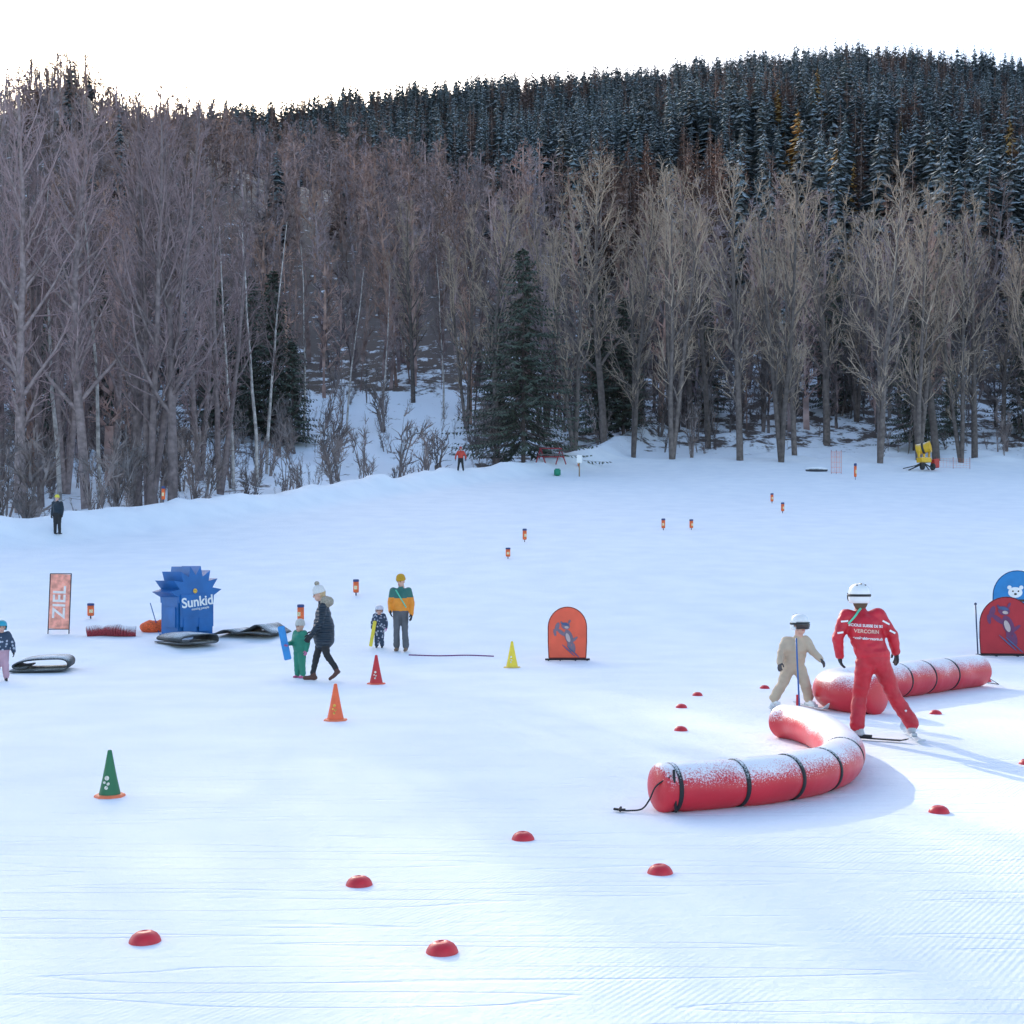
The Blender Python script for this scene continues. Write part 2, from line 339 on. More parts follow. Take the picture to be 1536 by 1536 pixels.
decal(inst,bvh,text_mesh("VERCORIN",.058,mat("orange_print",(.75,.5,.4),.5,.05),"t",bold=.001),-.075,1.245,-.06)
decal(inst,bvh,text_mesh("ecoleskivercorin.ch",.042,wm,"t",bold=.0012),-.055,1.165,-.06)
for cx,cz,w_,h_,r_ in [(-.31,1.36,.08,.02,.1),(.165,1.345,.09,.02,-.5),(-.36,1.23,.07,.022,.15),(.235,1.24,.07,.022,-.5)]:
    decal(inst,bvh,strip_mesh(w_,h_,wm),cx,cz,r_)
gm_=mat("lanyard_green",(.10,.55,.35),.5,.05)
decal(inst,bvh,strip_mesh(.24,.022,gm_),-.19,1.42,R_(48),off=.012)
decal(inst,bvh,strip_mesh(.028,.009,wm,3),.40,.33,0); decal(inst,bvh,strip_mesh(.009,.028,wm,3),.40,.33,0,off=.008)
ski(inst,(-.17,0,.02),(-.72,.45,0),1.15); ski(inst,(.50,.12,.03),(.12,1,0),1.15,m=mat("ski_white",(.55,.6,.62),.3,.3,9))
# ---- beige child
beige=mat("beige_snowsuit",(.50,.385,.275),.7,.10,6,.014,14)
Jb={'pelvis':(0,0,.60),'chest':(.03,-.04,.84),'neck':(.06,-.08,1.04),'head':(.075,-.10,1.165),
 'shL':(.16,-.06,.96),'elL':(.25,-.14,.80),'wrL':(.33,-.22,.70),'shR':(-.10,-.02,.95),'elR':(-.19,-.10,.79),'wrR':(-.23,-.2,.65),
 'hipL':(.08,0,.56),'knL':(.16,-.08,.34),'anL':(.22,0,.10),'hipR':(-.07,0,.56),'knR':(-.17,-.06,.33),'anR':(-.27,-.02,.10)}
kid=figure("child_skier",3.98,17.5,Jb,.35,.78,{'top':beige,'pants':beige,'boot':white},mat("glove_dark",(.07,.06,.06),.7),dict(hat='helmet',hatcol=white,goggles=mat("lens_dark",(.03,.02,.02),.12,.02),s=1.05),hem=1.15,bulk=1.30,wr=.011)
ski(kid,(.25,-.05,.02),(.25,-1,0),1.0,.075,mat("ski_white",(.55,.6,.62))); ski(kid,(-.30,-.05,.02),(-.25,-1,0),1.0,.075,mat("ski_white",(.55,.6,.62)))
polem=mat("pole_blue",(.03,.12,.35),.4)
bm=bmesh.new(); rod(bm,(-.02,-.28,1.0),(.02,-.3,0.02),.012); o=bmobj("slalom_pole",bm,polem,kid)
bm=bmesh.new(); rod(bm,(3.83,16.6,0),(3.83,16.6,.27),.016); sph(bm,(3.83,16.6,.27),(.018,)*3); bmobj("short_red_pole",bm,mat("plastic_red",(.5,.01,.02),.4))
# ---- woman
navy=mat("navy_coat",(.016,.028,.042),.45,.25,5,.02,12,quilt=5)
blk=mat("black_leggings",(.014,.014,.016),.7,.1)
Jw={'pelvis':(.03,0,.86),'chest':(.03,0,1.16),'neck':(.0,0,1.39),'head':(-.045,0,1.525),
 'shL':(.03,.15,1.30),'elL':(-.02,.19,1.06),'wrL':(-.16,.15,.86),'shR':(.04,-.16,1.30),'elR':(.02,-.21,1.05),'wrR':(-.15,-.22,.82),
 'hipL':(.02,.07,.84),'knL':(-.09,.06,.46),'anL':(-.16,.05,.085),'hipR':(.04,-.07,.84),'knR':(.10,-.08,.47),'anR':(.27,-.09,.17)}
ex=[('e',(.035,0,.82),(.195,.185,.19),'top',-math.pi/2),('c',(.035,.02,1.0),(.045,.0,.74),.185,.185,'top'),('c',(.07,.09,1.42),(.07,-.09,1.42),.08,.08,'fur'),('c',(.09,0,1.38),(.13,0,1.40),.09,.09,'fur')]
boot=mat("boot_brown",(.09,.03,.02),.5)
wom=figure("woman_walking",-3.36,21.8,Jw,-math.pi/2,.96,{'top':navy,'pants':blk,'boot':boot,'fur':fur},blk,dict(hat='pompom',hatcol=mat("knit_white",(.7,.68,.66),.9,.1,60,.01,80),hair=mat("hair_blond",(.5,.34,.18),.7,.2,30),pitch=.25,s=1.02),hem=.78,bulk=1.08,extra=ex,toe={'L':(-1,0,0),'R':(-.75,0,-.65)},legk=.85,wr=.010)
# ---- green child
green=mat("green_snowsuit",(.02,.22,.14),.6,.1,6,.01,14)
Jg=stand(1.0,face=-.6,arms=.1,stance=.03)
Jg['wrR']=(-.2,-.12,.62)
gc=figure("child_in_green_snowsuit",-3.84,22.4,Jg,-.6,.60,{'top':green,'pants':green,'boot':mat("boot_pink",(.6,.12,.25),.5)},mat("glove_pink",(.5,.15,.3),.6),dict(hat='beanie',hatcol=mat("knit_grey",(.55,.52,.48),.9,.15,60),s=.85),bulk=1.45,voxel=.02)
bm=bmesh.new(); box(bm,.13,.03,.62,Tm(0,0,.31)); bmesh.ops.bevel(bm,geom=bm.edges[:],offset=.012,segments=2,affect='EDGES'); box(bm,.03,.06,.03,Tm(0,-.03,.3))
bmobj("blue_board",bm,mat("board_blue",(.02,.25,.6),.4),gc,False,loc=(-.19,-.16,.34),rot=(0,R_(-12),0))
# ---- man
teal=mat("jacket_teal",(.03,.14,.115),.6,.12,6,.01,14); orn=mat("jacket_orange",(.78,.26,.02),.6,.1,6,.01,14); grey=mat("pants_grey",(.10,.10,.11),.7,.15,6,.01,12)
Jm=stand(1.70,arms=.05,stance=.015)
Jm['wrL']=(.25,-.1,.84); Jm['elL']=(.25,.03,1.1); Jm['elR']=(-.24,.03,1.12); Jm['wrR']=(-.22,-.14,.92)
Jm['anL']=(.12,-.05,.075); Jm['anR']=(-.10,.08,.075)
def relm(c,l):
    if l=='top' and c[2]>1.20+.12*abs(c[0]): return 'teal'
    return None
man=figure("man_in_orange_jacket",-2.52,28.0,Jm,-.1,.98,{'top':orn,'teal':teal,'pants':grey,'boot':mat("boot_tan",(.2,.12,.07),.6)},black,dict(hat='beanie',hatcol=mat("knit_mustard",(.5,.27,.02),.9,.15,60),pitch=.2,yaw=-.4,hair=None,s=1.05),relabel=relm,bulk=1.16,hem=1.1,legk=.88)
bm=bmesh.new(); rod(bm,(-.10,-.17,1.40),(.14,-.19,1.0),.014); bmobj("bag_strap",bm,gm_,man)
# ---- toddler
def pat(name,c1,c2,sc=16):
    m,nt,p=newmat(name); L=nt.links; tc=N(nt,'ShaderNodeTexCoord'); v=N(nt,'ShaderNodeTexVoronoi'); v.inputs['Scale'].default_value=sc; L.new(tc.outputs['Object'],v.inputs['Vector'])
    cr=N(nt,'ShaderNodeValToRGB'); cr.color_ramp.interpolation='CONSTANT'; cr.color_ramp.elements[0].color=(*c2,1); cr.color_ramp.elements[1].color=(*c1,1); cr.color_ramp.elements[1].position=.35
    L.new(v.outputs['Distance'],cr.inputs[0]); L.new(cr.outputs[0],p.inputs['Base Color']); p.inputs['Roughness'].default_value=.7; return m
fl=pat("patterned_suit",(.03,.05,.09),(.4,.42,.5))
tod=figure("toddler",-3.07,28.6,stand(.92,face=0,arms=.09,stance=.03),0,.56,{'top':fl,'pants':fl,'boot':black},mat("glove_pink",(.5,.15,.3)),dict(hat='helmet',hatcol=mat("helmet_pale",(.6,.6,.68),.4,.2),s=.85),bulk=1.45,voxel=.02)
bm=bmesh.new(); box(bm,.08,.03,.6,Tm(0,0,.3)); bmesh.ops.bevel(bm,geom=bm.edges[:],offset=.012,segments=2,affect='EDGES'); box(bm,.03,.06,.03,Tm(0,-.03,.3))
bmobj("yellow_board",bm,mat("board_yellow",(.75,.6,.05),.4),tod,False,loc=(-.19,-.12,.04),rot=(0,R_(10),0))
figure("child_in_patterned_jacket",-9.05,21.9,stand(1.02,face=.5,arms=.12,stance=.05),.5,.62,{'top':fl,'pants':mat("pants_pink",(.5,.3,.36),.7),'boot':black},black,dict(hat='helmet',hatcol=mat("helmet_teal",(.02,.3,.42),.35),s=.85),bulk=1.35,voxel=.02)
figure("bystander_in_dark_clothes",pxX(86,54.5),54.5,stand(1.72,arms=.03,stance=.01),.9,1.0,{'top':navy,'pants':blk,'boot':blk},blk,dict(hat='beanie',hatcol=mat("knit_yellow",(.7,.6,.08),.9)),voxel=.03,bulk=1.1)
figure("skier_in_red_jacket",pxX(691,88),88,stand(1.72,arms=.15),.0,1.0,{'top':mat("jacket_red",(.5,.05,.03),.6),'pants':blk,'boot':blk},blk,dict(hat='helmet',hatcol=mat("helmet_red",(.4,.03,.03),.4)),voxel=.03,bulk=1.15)
# ------------------------------------------------------------------ inflatable tubes
def catmull(P,n=14):
    P=[Vector(p) for p in P]; P=[P[0]*2-P[1]]+P+[P[-1]*2-P[-2]]; out=[]
    for i in range(1,len(P)-2):
        for k in range(n):
            t=k/n; a,b,c,d=P[i-1:i+3]
            out.append(.5*((2*b)+(c-a)*t+(2*a-5*b+4*c-d)*t*t+(3*b-a-3*c+d)*t**3))
    out.append(P[-2]); return out
tubered=mat("inflatable_red",(.58,.018,.032),.38,.10,2,.006,5,snow=1.4)
def tube(name,P,r,bands):
    par=empty(name,(P[0][0],P[0][1],0)); o0=Vector((P[0][0],P[0][1],0))
    C=[Vector((p.x,p.y,ground(p.x,p.y)+r*.91)) for p in catmull([(a,b,0) for a,b in P],20)]
    L=[0]
    for a,b in zip(C[:-1],C[1:]): L.append(L[-1]+(b-a).length)
    n=40; bm=bmesh.new(); rings=[]
    def frame(i):
        d=(C[min(i+1,len(C)-1)]-C[max(i-1,0)]).normalized(); s=d.cross(Vector((0,0,1))).normalized(); return d,s,s.cross(d)
    def ring(c,s,u,rr,wob=0): return [bm.verts.new(c-o0+s*math.cos(t)*rr*(1+wob*math.sin(5*t+c.x*9)*.01)+u*math.sin(t)*rr*(.97)) for t in np.linspace(0,2*math.pi,n,endpoint=False)]
    d,s,u=frame(0)
    for k in (0.02,.5,.8,.93): rings.append(ring(C[0]-d*.07*math.sqrt(max(0,1-k*k)),s,u,r*k))
    for i in range(len(C)):
        d,s,u=frame(i); dist=min([abs(L[i]-b) for b in bands]+[9]); rr=r*(1-.06*math.exp(-(dist/.06)**2))*(1+.012*math.sin(L[i]*9))
        rings.append(ring(C[i],s,u,rr,1))
    d,s,u=frame(len(C)-1)
    for k in (.93,.8,.5,.02): rings.append(ring(C[-1]+d*.07*math.sqrt(max(0,1-k*k)),s,u,r*k))
    for a,b in zip(rings[:-1],rings[1:]):
        for i in range(n): bm.faces.new((a[i],a[(i+1)%n],b[(i+1)%n],b[i]))
    bm.faces.new(rings[0]); bm.faces.new(rings[-1][::-1]); bmesh.ops.recalc_face_normals(bm,faces=bm.faces)
    bmobj("tube",bm,tubered,par)
    bm=bmesh.new()
    for b in bands:
        i=min(range(len(C)),key=lambda k:abs(L[k]-b)); d,s,u=frame(i)
        prof=[(-.020,-.012),(-.018,.005),(.018,.005),(.020,-.012)]
        rr_=[]
        for t in np.linspace(0,2*math.pi,n,endpoint=False):
            rr_.append([bm.verts.new(C[i]-o0+d*x+(s*math.cos(t)+u*math.sin(t)*.97)*(r*.945+h+.004)) for x,h in prof])
        for k in range(n):
            for q in range(3): bm.faces.new((rr_[k][q],rr_[k][q+1],rr_[(k+1)%n][q+1],rr_[(k+1)%n][q]))
    bmesh.ops.recalc_face_normals(bm,faces=bm.faces)
    bmobj("straps",bm,mat("strap_black",(.015,.015,.017),.7,snow=.6),par)
    return par,C,L
tb,C1,L1=tube("inflatable_tube_barrier",[(1.20,9.95),(1.75,10.15),(2.35,10.5),(2.88,11.1),(3.2,11.95),(3.32,12.8),(3.36,13.5),(3.30,14.1),(3.16,14.4)],.207,[.10,.68,1.25,1.8,2.6])
bm=bmesh.new()
pts=[(.05,-.16,.30),(-.05,-.10,.22),(-.10,-.05,.10),(-.16,-.06,.03),(-.26,-.08,.02),(-.34,-.04,.015)]
cc=catmull(pts,6)
for a,b in zip(cc[:-1],cc[1:]): rod(bm,a,b,.007,seg=6)
for k in range(5): 
    a=k*1.2; rod(bm,(-.34,-.04,.02),(-.34+.05*math.cos(a),-.04+.05*math.sin(a),.02+.01*(k%2)),.010,seg=6)
rod(bm,(.10,-.15,.02),(.08,-.17,.36),.011,seg=6)
bmobj("cord",bm,black,tb)
tube("inflatable_tube_barrier",[(4.95,16.75),(4.62,17.1),(4.60,17.7),(5.0,18.25),(5.7,18.9),(6.6,19.8),(7.35,20.6),(7.95,21.2)],.287,[.12,2.1,3.1,3.9,4.75])
# ------------------------------------------------------------------ domes
def dome(X,Y,r=.083):
    bm=bmesh.new(); lathe(bm,[(r*1.02,-.01),(r,.004),(r*.93,.022),(r*.78,.040),(r*.5,.055),(r*.2,.06),(r*.17,.056),(0.0,.056)],28)
    bmobj("red_marker_dome",bm,mat("dome_red",(.58,.022,.035),.45,.2,14),None,loc=(X,Y,H(X,Y)-.004),rot=(R_(rg.uniform(-4,4)),R_(rg.uniform(-4,4)),0))
for X,Y in [(-1.91,6.43),(-.354,6.25),(-.94,7.6),(.08,8.9),(.946,7.9),(3.42,9.9),(5.17,12.4),(2.05,15.0),(2.4,17.5),(2.88,19.2),(4.17,20.4),(5.76,16.8),(8.45,22.0)]: dome(X,Y)
# ------------------------------------------------------------------ cones
def cone(X,Y,h,col,base,nm):
    par=empty("traffic_cone",(X,Y,H(X,Y)),rg.uniform(-.3,.1))
    bm=bmesh.new(); r=h*.23
    lathe(bm,[(r,.012),(r*.97,.03),(r*.66,h*.40),(r*.40,h*.72),(r*.20,h*.98),(r*.14,h),(0,h)],28); bmobj("cone",bm,mat("cone_"+nm,col,.5,.08,10),par)
    bm=bmesh.new(); R=r*1.35
    lathe(bm,[(R*1.05,0),(R*1.05,.012),(R*.98,.022),(r*.9,.024),(0,.024)],8); bmobj("base",bm,mat("cone_base_"+nm,base,.5,.08,10),par,False,rot=(0,0,.39))
    bm=bmesh.new()
    for (x,z,rr) in [(0,h*.42,.020),(-.018,h*.33,.012),(.015,h*.30,.014),(0,h*.22,.016)]:
        bmesh.ops.create_circle(bm,cap_ends=True,segments=10,radius=rr,matrix=Tm(x*1.0,-(r*(1-z/h*.86)+.006),z)@Matrix.Rotation(R_(80),4,'X'))
    bmobj("emblem",bm,mat("emblem_"+nm,(.7,.65,.55) if nm!='orange' else (.7,.4,.05),.5,.5,40),par,False)
ob=(.85,.19,.08)
cone(-3.45,10.6,.40,(.02,.15,.06),ob,"green"); cone(-2.30,16.1,.48,(.85,.13,.04),ob,"orange"); cone(-2.34,21.3,.50,(.55,.02,.025),(.8,.12,.06),"red"); cone(0.0,24.8,.53,(.85,.62,.04),(.75,.5,.1),"yellow")
# ------------------------------------------------------------------ banners
def arch_outline(w,h,n=18):
    hw=w/2; st=h-hw*1.05
    pts=[(-hw*.96,0),(-hw,st*.5)]
    for i in range(n+1):
        a=math.pi-math.pi*i/n; pts.append((math.cos(a)*hw,st+math.sin(a)*hw*1.05))
    pts+=[(hw,st*.5),(hw*.96,0)]; return pts
def blob(bm,cx,cz,rx,rz,rot,y):
    bmesh.ops.create_circle(bm,cap_ends=True,segments=16,radius=1,matrix=Tm(cx,y,cz)@Matrix.Rotation(rot,4,'Y')@Matrix.Rotation(R_(90),4,'X')@Matrix.Diagonal((rx,rz,1,1)))
def banner(X,Y,w,h,col,nm,yaw=0,art=True,artc=(.18,.14,.2)):
    par=empty("popup_banner",(X,Y,H(X,Y)),yaw); pts=arch_outline(w,h)
    bm=bmesh.new(); a=[bm.verts.new((x,0,z+.06)) for x,z in pts]; b=[bm.verts.new((x,.012,z+.06)) for x,z in pts]
    bm.faces.new(a); bm.faces.new(b[::-1])
    for i in range(len(a)): bm.faces.new((a[i],b[i],b[(i+1)%len(a)],a[(i+1)%len(a)]))
    bmesh.ops.recalc_face_normals(bm,faces=bm.faces)
    bmobj("panel",bm,mat("banner_"+nm,col,.6,.1,3,.01,4),par,False)
    bm=bmesh.new(); q=[(x,.006,z+.06) for x,z in pts]
    for s,t in zip(q,q[1:]+q[:1]): rod(bm,s,t,.012,seg=8)
    bmobj("rim",bm,mat("banner_rim_"+nm,tuple(c*.25 for c in col),.6),par)
    bm=bmesh.new(); rod(bm,(-w*.58,.0,.03),(w*.58,0,.03),.02,seg=8)
    for x in (-.5,-.2,.2,.5): rod(bm,(x*w,-.12,.02),(x*w,.12,.02),.016,seg=8)
    bmobj("foot",bm,black,par)
    if art:
        y=-.004
        A=mat("art_"+nm,artc,.6,.1); B=mat("art_light_"+nm,(.50,.38,.36),.6)
        C2=mat("art_blue_"+nm,(.06,.09,.2),.6); k=w/.82
        bm=bmesh.new()
        for c in [(.03,.50,.085,.17,-.35),(-.13,.60,.04,.12,-.9),(-.22,.72,.045,.10,.3),(-.27,.60,.03,.08,-.2),(.13,.44,.03,.11,.9),(.05,.30,.042,.12,-.35),(.13,.27,.038,.11,-.1),(-.04,.74,.095,.075,.3),(-.12,.80,.022,.045,-.6),(.04,.83,.022,.045,.4)]:
            blob(bm,c[0]*k,c[1]*k,c[2]*k,c[3]*k,c[4],y); y-=.0012
        bmobj("squirrel_figure",bm,A,par,False)
        bm=bmesh.new(); blob(bm,-.05*k,.775*k,.085*k,.026*k,.25,y-.002); blob(bm,.02*k,.22*k,.19*k,.011*k,.75,y-.003); blob(bm,.12*k,.19*k,.19*k,.011*k,.75,y-.004)
        bmobj("goggles_and_skis",bm,C2,par,False)
        bm=bmesh.new(); blob(bm,-.02*k,.71*k,.045*k,.026*k,.2,y-.006); blob(bm,.01*k,.49*k,.042*k,.10*k,-.35,y-.007); bmobj("belly",bm,B,par,False)
    return par
banner(1.18,26.3,.82,1.08,(.82,.11,.05),"orange",.05,artc=(.20,.14,.18))
banner(10.92,27.3,1.12,1.25,(.42,.015,.025),"red",-.15,artc=(.14,.03,.10))
bb=banner(12.35,30.2,1.15,1.62,(.015,.20,.48),"blue",-.1,art=False)
bm=bmesh.new(); blob(bm,-.05,1.15,.17,.13,0,-.004); blob(bm,-.19,1.27,.05,.05,0,-.006); blob(bm,.09,1.27,.05,.05,0,-.008); bmobj("bear_face",bm,white,bb,False)
bm=bmesh.new(); blob(bm,-.11,1.18,.02,.02,0,-.012); blob(bm,.02,1.18,.02,.02,0,-.013); blob(bm,-.05,1.11,.035,.025,0,-.014); blob(bm,0,.95,.4,.03,0,-.015); bmobj("bear_features",bm,dark,bb,False)
bm=bmesh.new(); rod(bm,(8.10,21.6,1.38),(8.28,21.9,0),.013); sph(bm,(8.10,21.6,1.38),(.025,)*3); bmobj("slalom_pole",bm,mat("pole_navy",(.02,.04,.09),.4))
bm=bmesh.new(); rod(bm,(8.28,21.9,.0),(8.35,21.2,.012),.008); rod(bm,(8.35,21.2,.012),(8.0,21.0,.2),.006); bmobj("tether_rope",bm,black)
par=empty("finish_banner",(-11.45,31.2,H(-11.45,31.2)),.05)
zr=mat("banner_finish",(.85,.33,.24),.6,.35,7)
bm=bmesh.new(); box(bm,.50,.01,1.38,Tm(0,0,.82)); bmobj("panel",bm,zr,par,False,rot=(0,R_(2.5),0))
zt=text_mesh("ZIEL",.44,mat("lettering_pale",(.8,.72,.68)),"ziel",ext=.001,bold=.008); o=link("lettering",zt,par); o.matrix_local=Matrix.Rotation(R_(2.5),4,'Y')@Tm(0,-.009,.80)@Matrix.Rotation(R_(90),4,'X')@Matrix.Rotation(R_(90),4,'Z')
bm=bmesh.new(); 
for x in (-.26,.26): rod(bm,(x,0,0),(x+.06,0,1.52),.014)
rod(bm,(-.2,0,1.52),(.33,0,1.52),.012); rod(bm,(-.25,0,.12),(.27,0,.12),.012)
bmobj("frame",bm,mat("pole_dark",(.05,.04,.04),.5),par)
# ------------------------------------------------------------------ blue lift drive housing
blue=mat("lift_blue",(.008,.12,.36),.45,.18,2)
par=empty("blue_sun_shaped_lift_housing",(-8.15,31.0,H(-8.15,31)-.03),R_(47))
bm=bmesh.new(); box(bm,1.0,.78,1.05,Tm(0,0,.54)); bmesh.ops.bevel(bm,geom=bm.edges[:],offset=.02,segments=2,affect='EDGES')
box(bm,1.06,.84,.06,Tm(0,0,.05)); bmobj("housing",bm,blue,par,False)
bm=bmesh.new(); zc=1.04; A=[];B=[]
seq=[]; nsp=8
for i in range(nsp*2+1):
    a=R_(0)+i*(R_(185))/(nsp*2); r_=.50 if i%2==0 else .74
    seq.append((math.cos(a)*r_,math.sin(a)*r_+zc))
seq=[(.49,.85)]+seq+[(-.49,.85)]
for x,z in seq: A.append(bm.verts.new((x,-.43,z))); B.append(bm.verts.new((x,.43,z)))
bm.faces.new(A); bm.faces.new(B[::-1])
for i in range(len(A)): bm.faces.new((A[i],B[i],B[(i+1)%len(A)],A[(i+1)%len(A)]))
bmesh.ops.recalc_face_normals(bm,faces=bm.faces); bmobj("sun_rays",bm,blue,par,False)
bm=bmesh.new(); box(bm,.92,.05,.80,Tm(0,-.445,.66)); box(bm,.36,.02,.34,Tm(-.22,-.475,.32)); box(bm,.36,.02,.34,Tm(.22,-.475,.32)); box(bm,.03,.6,.5,Tm(-.515,0,.5)); bmobj("front_cover",bm,blue,par,False)
me=text_mesh("Sunkid",.34,white,"logo",ext=.002,bold=.008); o=link("lettering",me,par); o.matrix_local=Tm(.0,-.476,.88)@Matrix.Rotation(R_(90),4,'X')@Matrix.Rotation(R_(6),4,'Z')
me=text_mesh("moving people",.085,white,"logo2",ext=.001,bold=.001); o=link("slogan",me,par); o.matrix_local=Tm(.08,-.476,.72)@Matrix.Rotation(R_(90),4,'X')@Matrix.Rotation(R_(6),4,'Z')
bm=bmesh.new(); blob(bm,-.05,1.15,.06,.06,0,-.445); bmobj("sun_emblem",bm,mat("emblem_orange",(.8,.4,.05),.5),par,False)
# ------------------------------------------------------------------ conveyor mats
def matroll(X,Y,yaw,L=.95,Wd=.9,prof=None,zk=1.3):
    rub=mat("rubber_mat",(.05,.053,.058),.8,.35,9,.01,40,snow=.5)
    prof=prof or [(-.5,.02),(0,.02),(.42,.03),(.50,.08),(.46,.14),(.3,.16),(-.1,.15),(-.35,.12),(-.44,.08),(-.38,.05),(-.2,.06)]
    P=[Vector((x*L,0,z*zk)) for x,z in prof]; P=catmull(P,6)
    bm=bmesh.new(); A=[];B=[]
    for i,p in enumerate(P):
        d=(P[min(i+1,len(P)-1)]-P[max(0,i-1)]).normalized(); n_=Vector((-d.z,0,d.x))*.014
        A.append([bm.verts.new(p+n_+Vector((0,s*Wd/2,0))) for s in (-1,1)]); B.append([bm.verts.new(p-n_+Vector((0,s*Wd/2,0))) for s in (-1,1)])
    for i in range(len(P)-1):
        bm.faces.new((A[i][0],A[i][1],A[i+1][1],A[i+1][0])); bm.faces.new((B[i][0],B[i+1][0],B[i+1][1],B[i][1]))
        bm.faces.new((A[i][0],A[i+1][0],B[i+1][0],B[i][0])); bm.faces.new((A[i][1],B[i][1],B[i+1][1],A[i+1][1]))
    bm.faces.new((A[0][0],B[0][0],B[0][1],A[0][1])); bm.faces.new((A[-1][0],A[-1][1],B[-1][1],B[-1][0]))
    bmesh.ops.recalc_face_normals(bm,faces=bm.faces); return bmobj("rolled_conveyor_mat",bm,rub,None,True,loc=(X,Y,H(X,Y)+.02),rot=(0,0,yaw))
matroll(-9.15,24.1,R_(14),1.05,1.3,zk=1.6); matroll(-7.75,29.4,R_(38),1.0,1.4,zk=1.5)
matroll(-6.5,31.0,R_(-10),1.5,1.4,[(-.5,.02),(-.3,.10),(-.1,.05),(.1,.13),(.25,.20),(.38,.12),(.5,.03),(.42,.02),(.1,.05),(-.2,.03)])
netm=mat("net_dark_red",(.30,.03,.04),.8,.4,30,.03,30,snow=1.8)
bm=bmesh.new(); cc=catmull([(-.6,0,.10),(-.2,.1,.13),(.2,-.05,.14),(.6,.05,.10)],8)
for a,b in zip(cc[:-1],cc[1:]): rod(bm,a,b,.15,seg=14,caps=True)
for v in bm.verts: v.co+=v.co.normalized()*.06*noise.noise(v.co*5)
bmobj("rolled_safety_net",bm,netm,None,True,loc=(-10.0,30.8,H(-10,30.8)))
bm=bmesh.new(); sph(bm,(0,0,.12),(.33,.22,.17),u=14,v=10); sph(bm,(.22,.02,.16),(.18,.17,.14),u=12,v=8)
for v in bm.verts: v.co+=v.co.normalized()*.05*noise.noise(v.co*7)
bmobj("orange_net_bag",bm,mat("net_orange",(.8,.12,.03),.8,.35,30,.03,30),None,True,loc=(-9.2,31.6,H(-9.2,31.6)))
bm=bmesh.new(); rod(bm,(0,0,0),(-.22,0,.75),.013); bmobj("slalom_pole",bm,polem,None,loc=(-9.0,31.5,H(-9,31.5)))
bm=bmesh.new(); cc=catmull([(-2.28,27.3,.012),(-1.6,27.2,.012),(-1.0,27.35,.012),(-.4,27.2,.012)],10)
for a,b in zip(cc[:-1],cc[1:]): rod(bm,Vector((a.x,a.y,H(a.x,a.y)+.008)),Vector((b.x,b.y,H(b.x,b.y)+.008)),.018,seg=6)
bmobj("purple_rope",bm,mat("rope_purple",(.20,.05,.16),.8))
# ------------------------------------------------------------------ piste markers
def marker(px,Y,h=.52,r=.09):
    X=pxX(px,Y); par=empty("piste_marker_post",(X,Y,H(X,Y)),rg.uniform(-.5,.5))
    bm=bmesh.new(); rod(bm,(0,0,0),(0,0,h*.3),.02,seg=8); bmobj("post",bm,mat("pole_navy",(.02,.04,.09)),par)
    bm=bmesh.new(); lathe(bm,[(0,h*.18),(r*.8,h*.18),(r,h*.24),(r,h*.84),(r*.8,h*.86),(0,h*.86)],14); bmobj("sleeve",bm,mat("marker_orange",(.75,.13,.03),.6,.3,12),par)
    bm=bmesh.new(); lathe(bm,[(0,h*.86),(r*1.05,h*.86),(r*1.05,h),(r*.6,h*1.02),(0,h*1.02)],14); bmobj("cap",bm,mat("marker_blue",(.03,.06,.18),.5),par)
    bm=bmesh.new(); box(bm,r*1.1,.01,h*.22,Tm(0,-r*1.01,h*.5)); bmobj("label",bm,mat("marker_label",(.75,.6,.35),.6,.4,40),par,False)
for px,Y,h in [(534,38.5,.5),(451,33,.5),(136,34,.42),(787,54,.58),(762,48,.42),(995,59,.55),(1037,59,.5),(1158,75,.6),(1174,68,.58),(1283,91,1.2),(245,62,.8),(868,100,.6)]: marker(px,Y,h,.09 if h<1 else .1)
# ------------------------------------------------------------------ snow cannon
gx,gy=pxX(1386,99),99.0
par=empty("snow_cannon",(gx,gy,H(gx,gy)),R_(20)); yel=mat("cannon_yellow",(.75,.43,.02),.4,.1,3,snow=.7)
bm=bmesh.new(); lathe(bm,[(.34,-.55),(.46,-.52),(.43,-.3),(.41,.25),(.46,.5),(.49,.55),(.43,.53),(.36,.25),(.0,.22)],24)
bmobj("fan_barrel",bm,yel,par,True,loc=(-.05,0,1.80),rot=(R_(78),0,R_(40)))
bm=bmesh.new(); lathe(bm,[(.0,-.56),(.33,-.56),(.35,-.50),(.2,-.42),(0,-.42)],20); lathe(bm,[(.43,-.10),(.46,-.08),(.46,.06),(.43,.08)],24); bmobj("fan_grille",bm,mat("cannon_dark",(.03,.03,.03),.6),par,True,loc=(-.05,0,1.80),rot=(R_(78),0,R_(40)))
bm=bmesh.new(); rod(bm,(0,0,.75),(0,0,1.4),.10); box(bm,.95,.7,.40,Tm(0,0,.85)); box(bm,.10,.22,.6,Tm(-.50,0,1.35)); box(bm,.10,.22,.6,Tm(.50,0,1.35)); bmesh.ops.bevel(bm,geom=bm.edges[:],offset=.03,segments=1,affect='EDGES'); bmobj("yoke",bm,yel,par,False)
bm=bmesh.new()
for a_ in (.5,2.6,4.7): rod(bm,(0,0,.6),(math.cos(a_)*1.2,math.sin(a_)*1.2,.05),.05)
rod(bm,(-1.1,-.3,.3),(-.3,0,.6),.05); rod(bm,(-2.0,0,.12),(-.3,0,.5),.04)
for x in (-.5,.5): rod(bm,(x-.06,-.45,.3),(x+.06,-.45,.3),.28,seg=20)
bmobj("chassis",bm,mat("cannon_dark",(.03,.03,.03)),par)
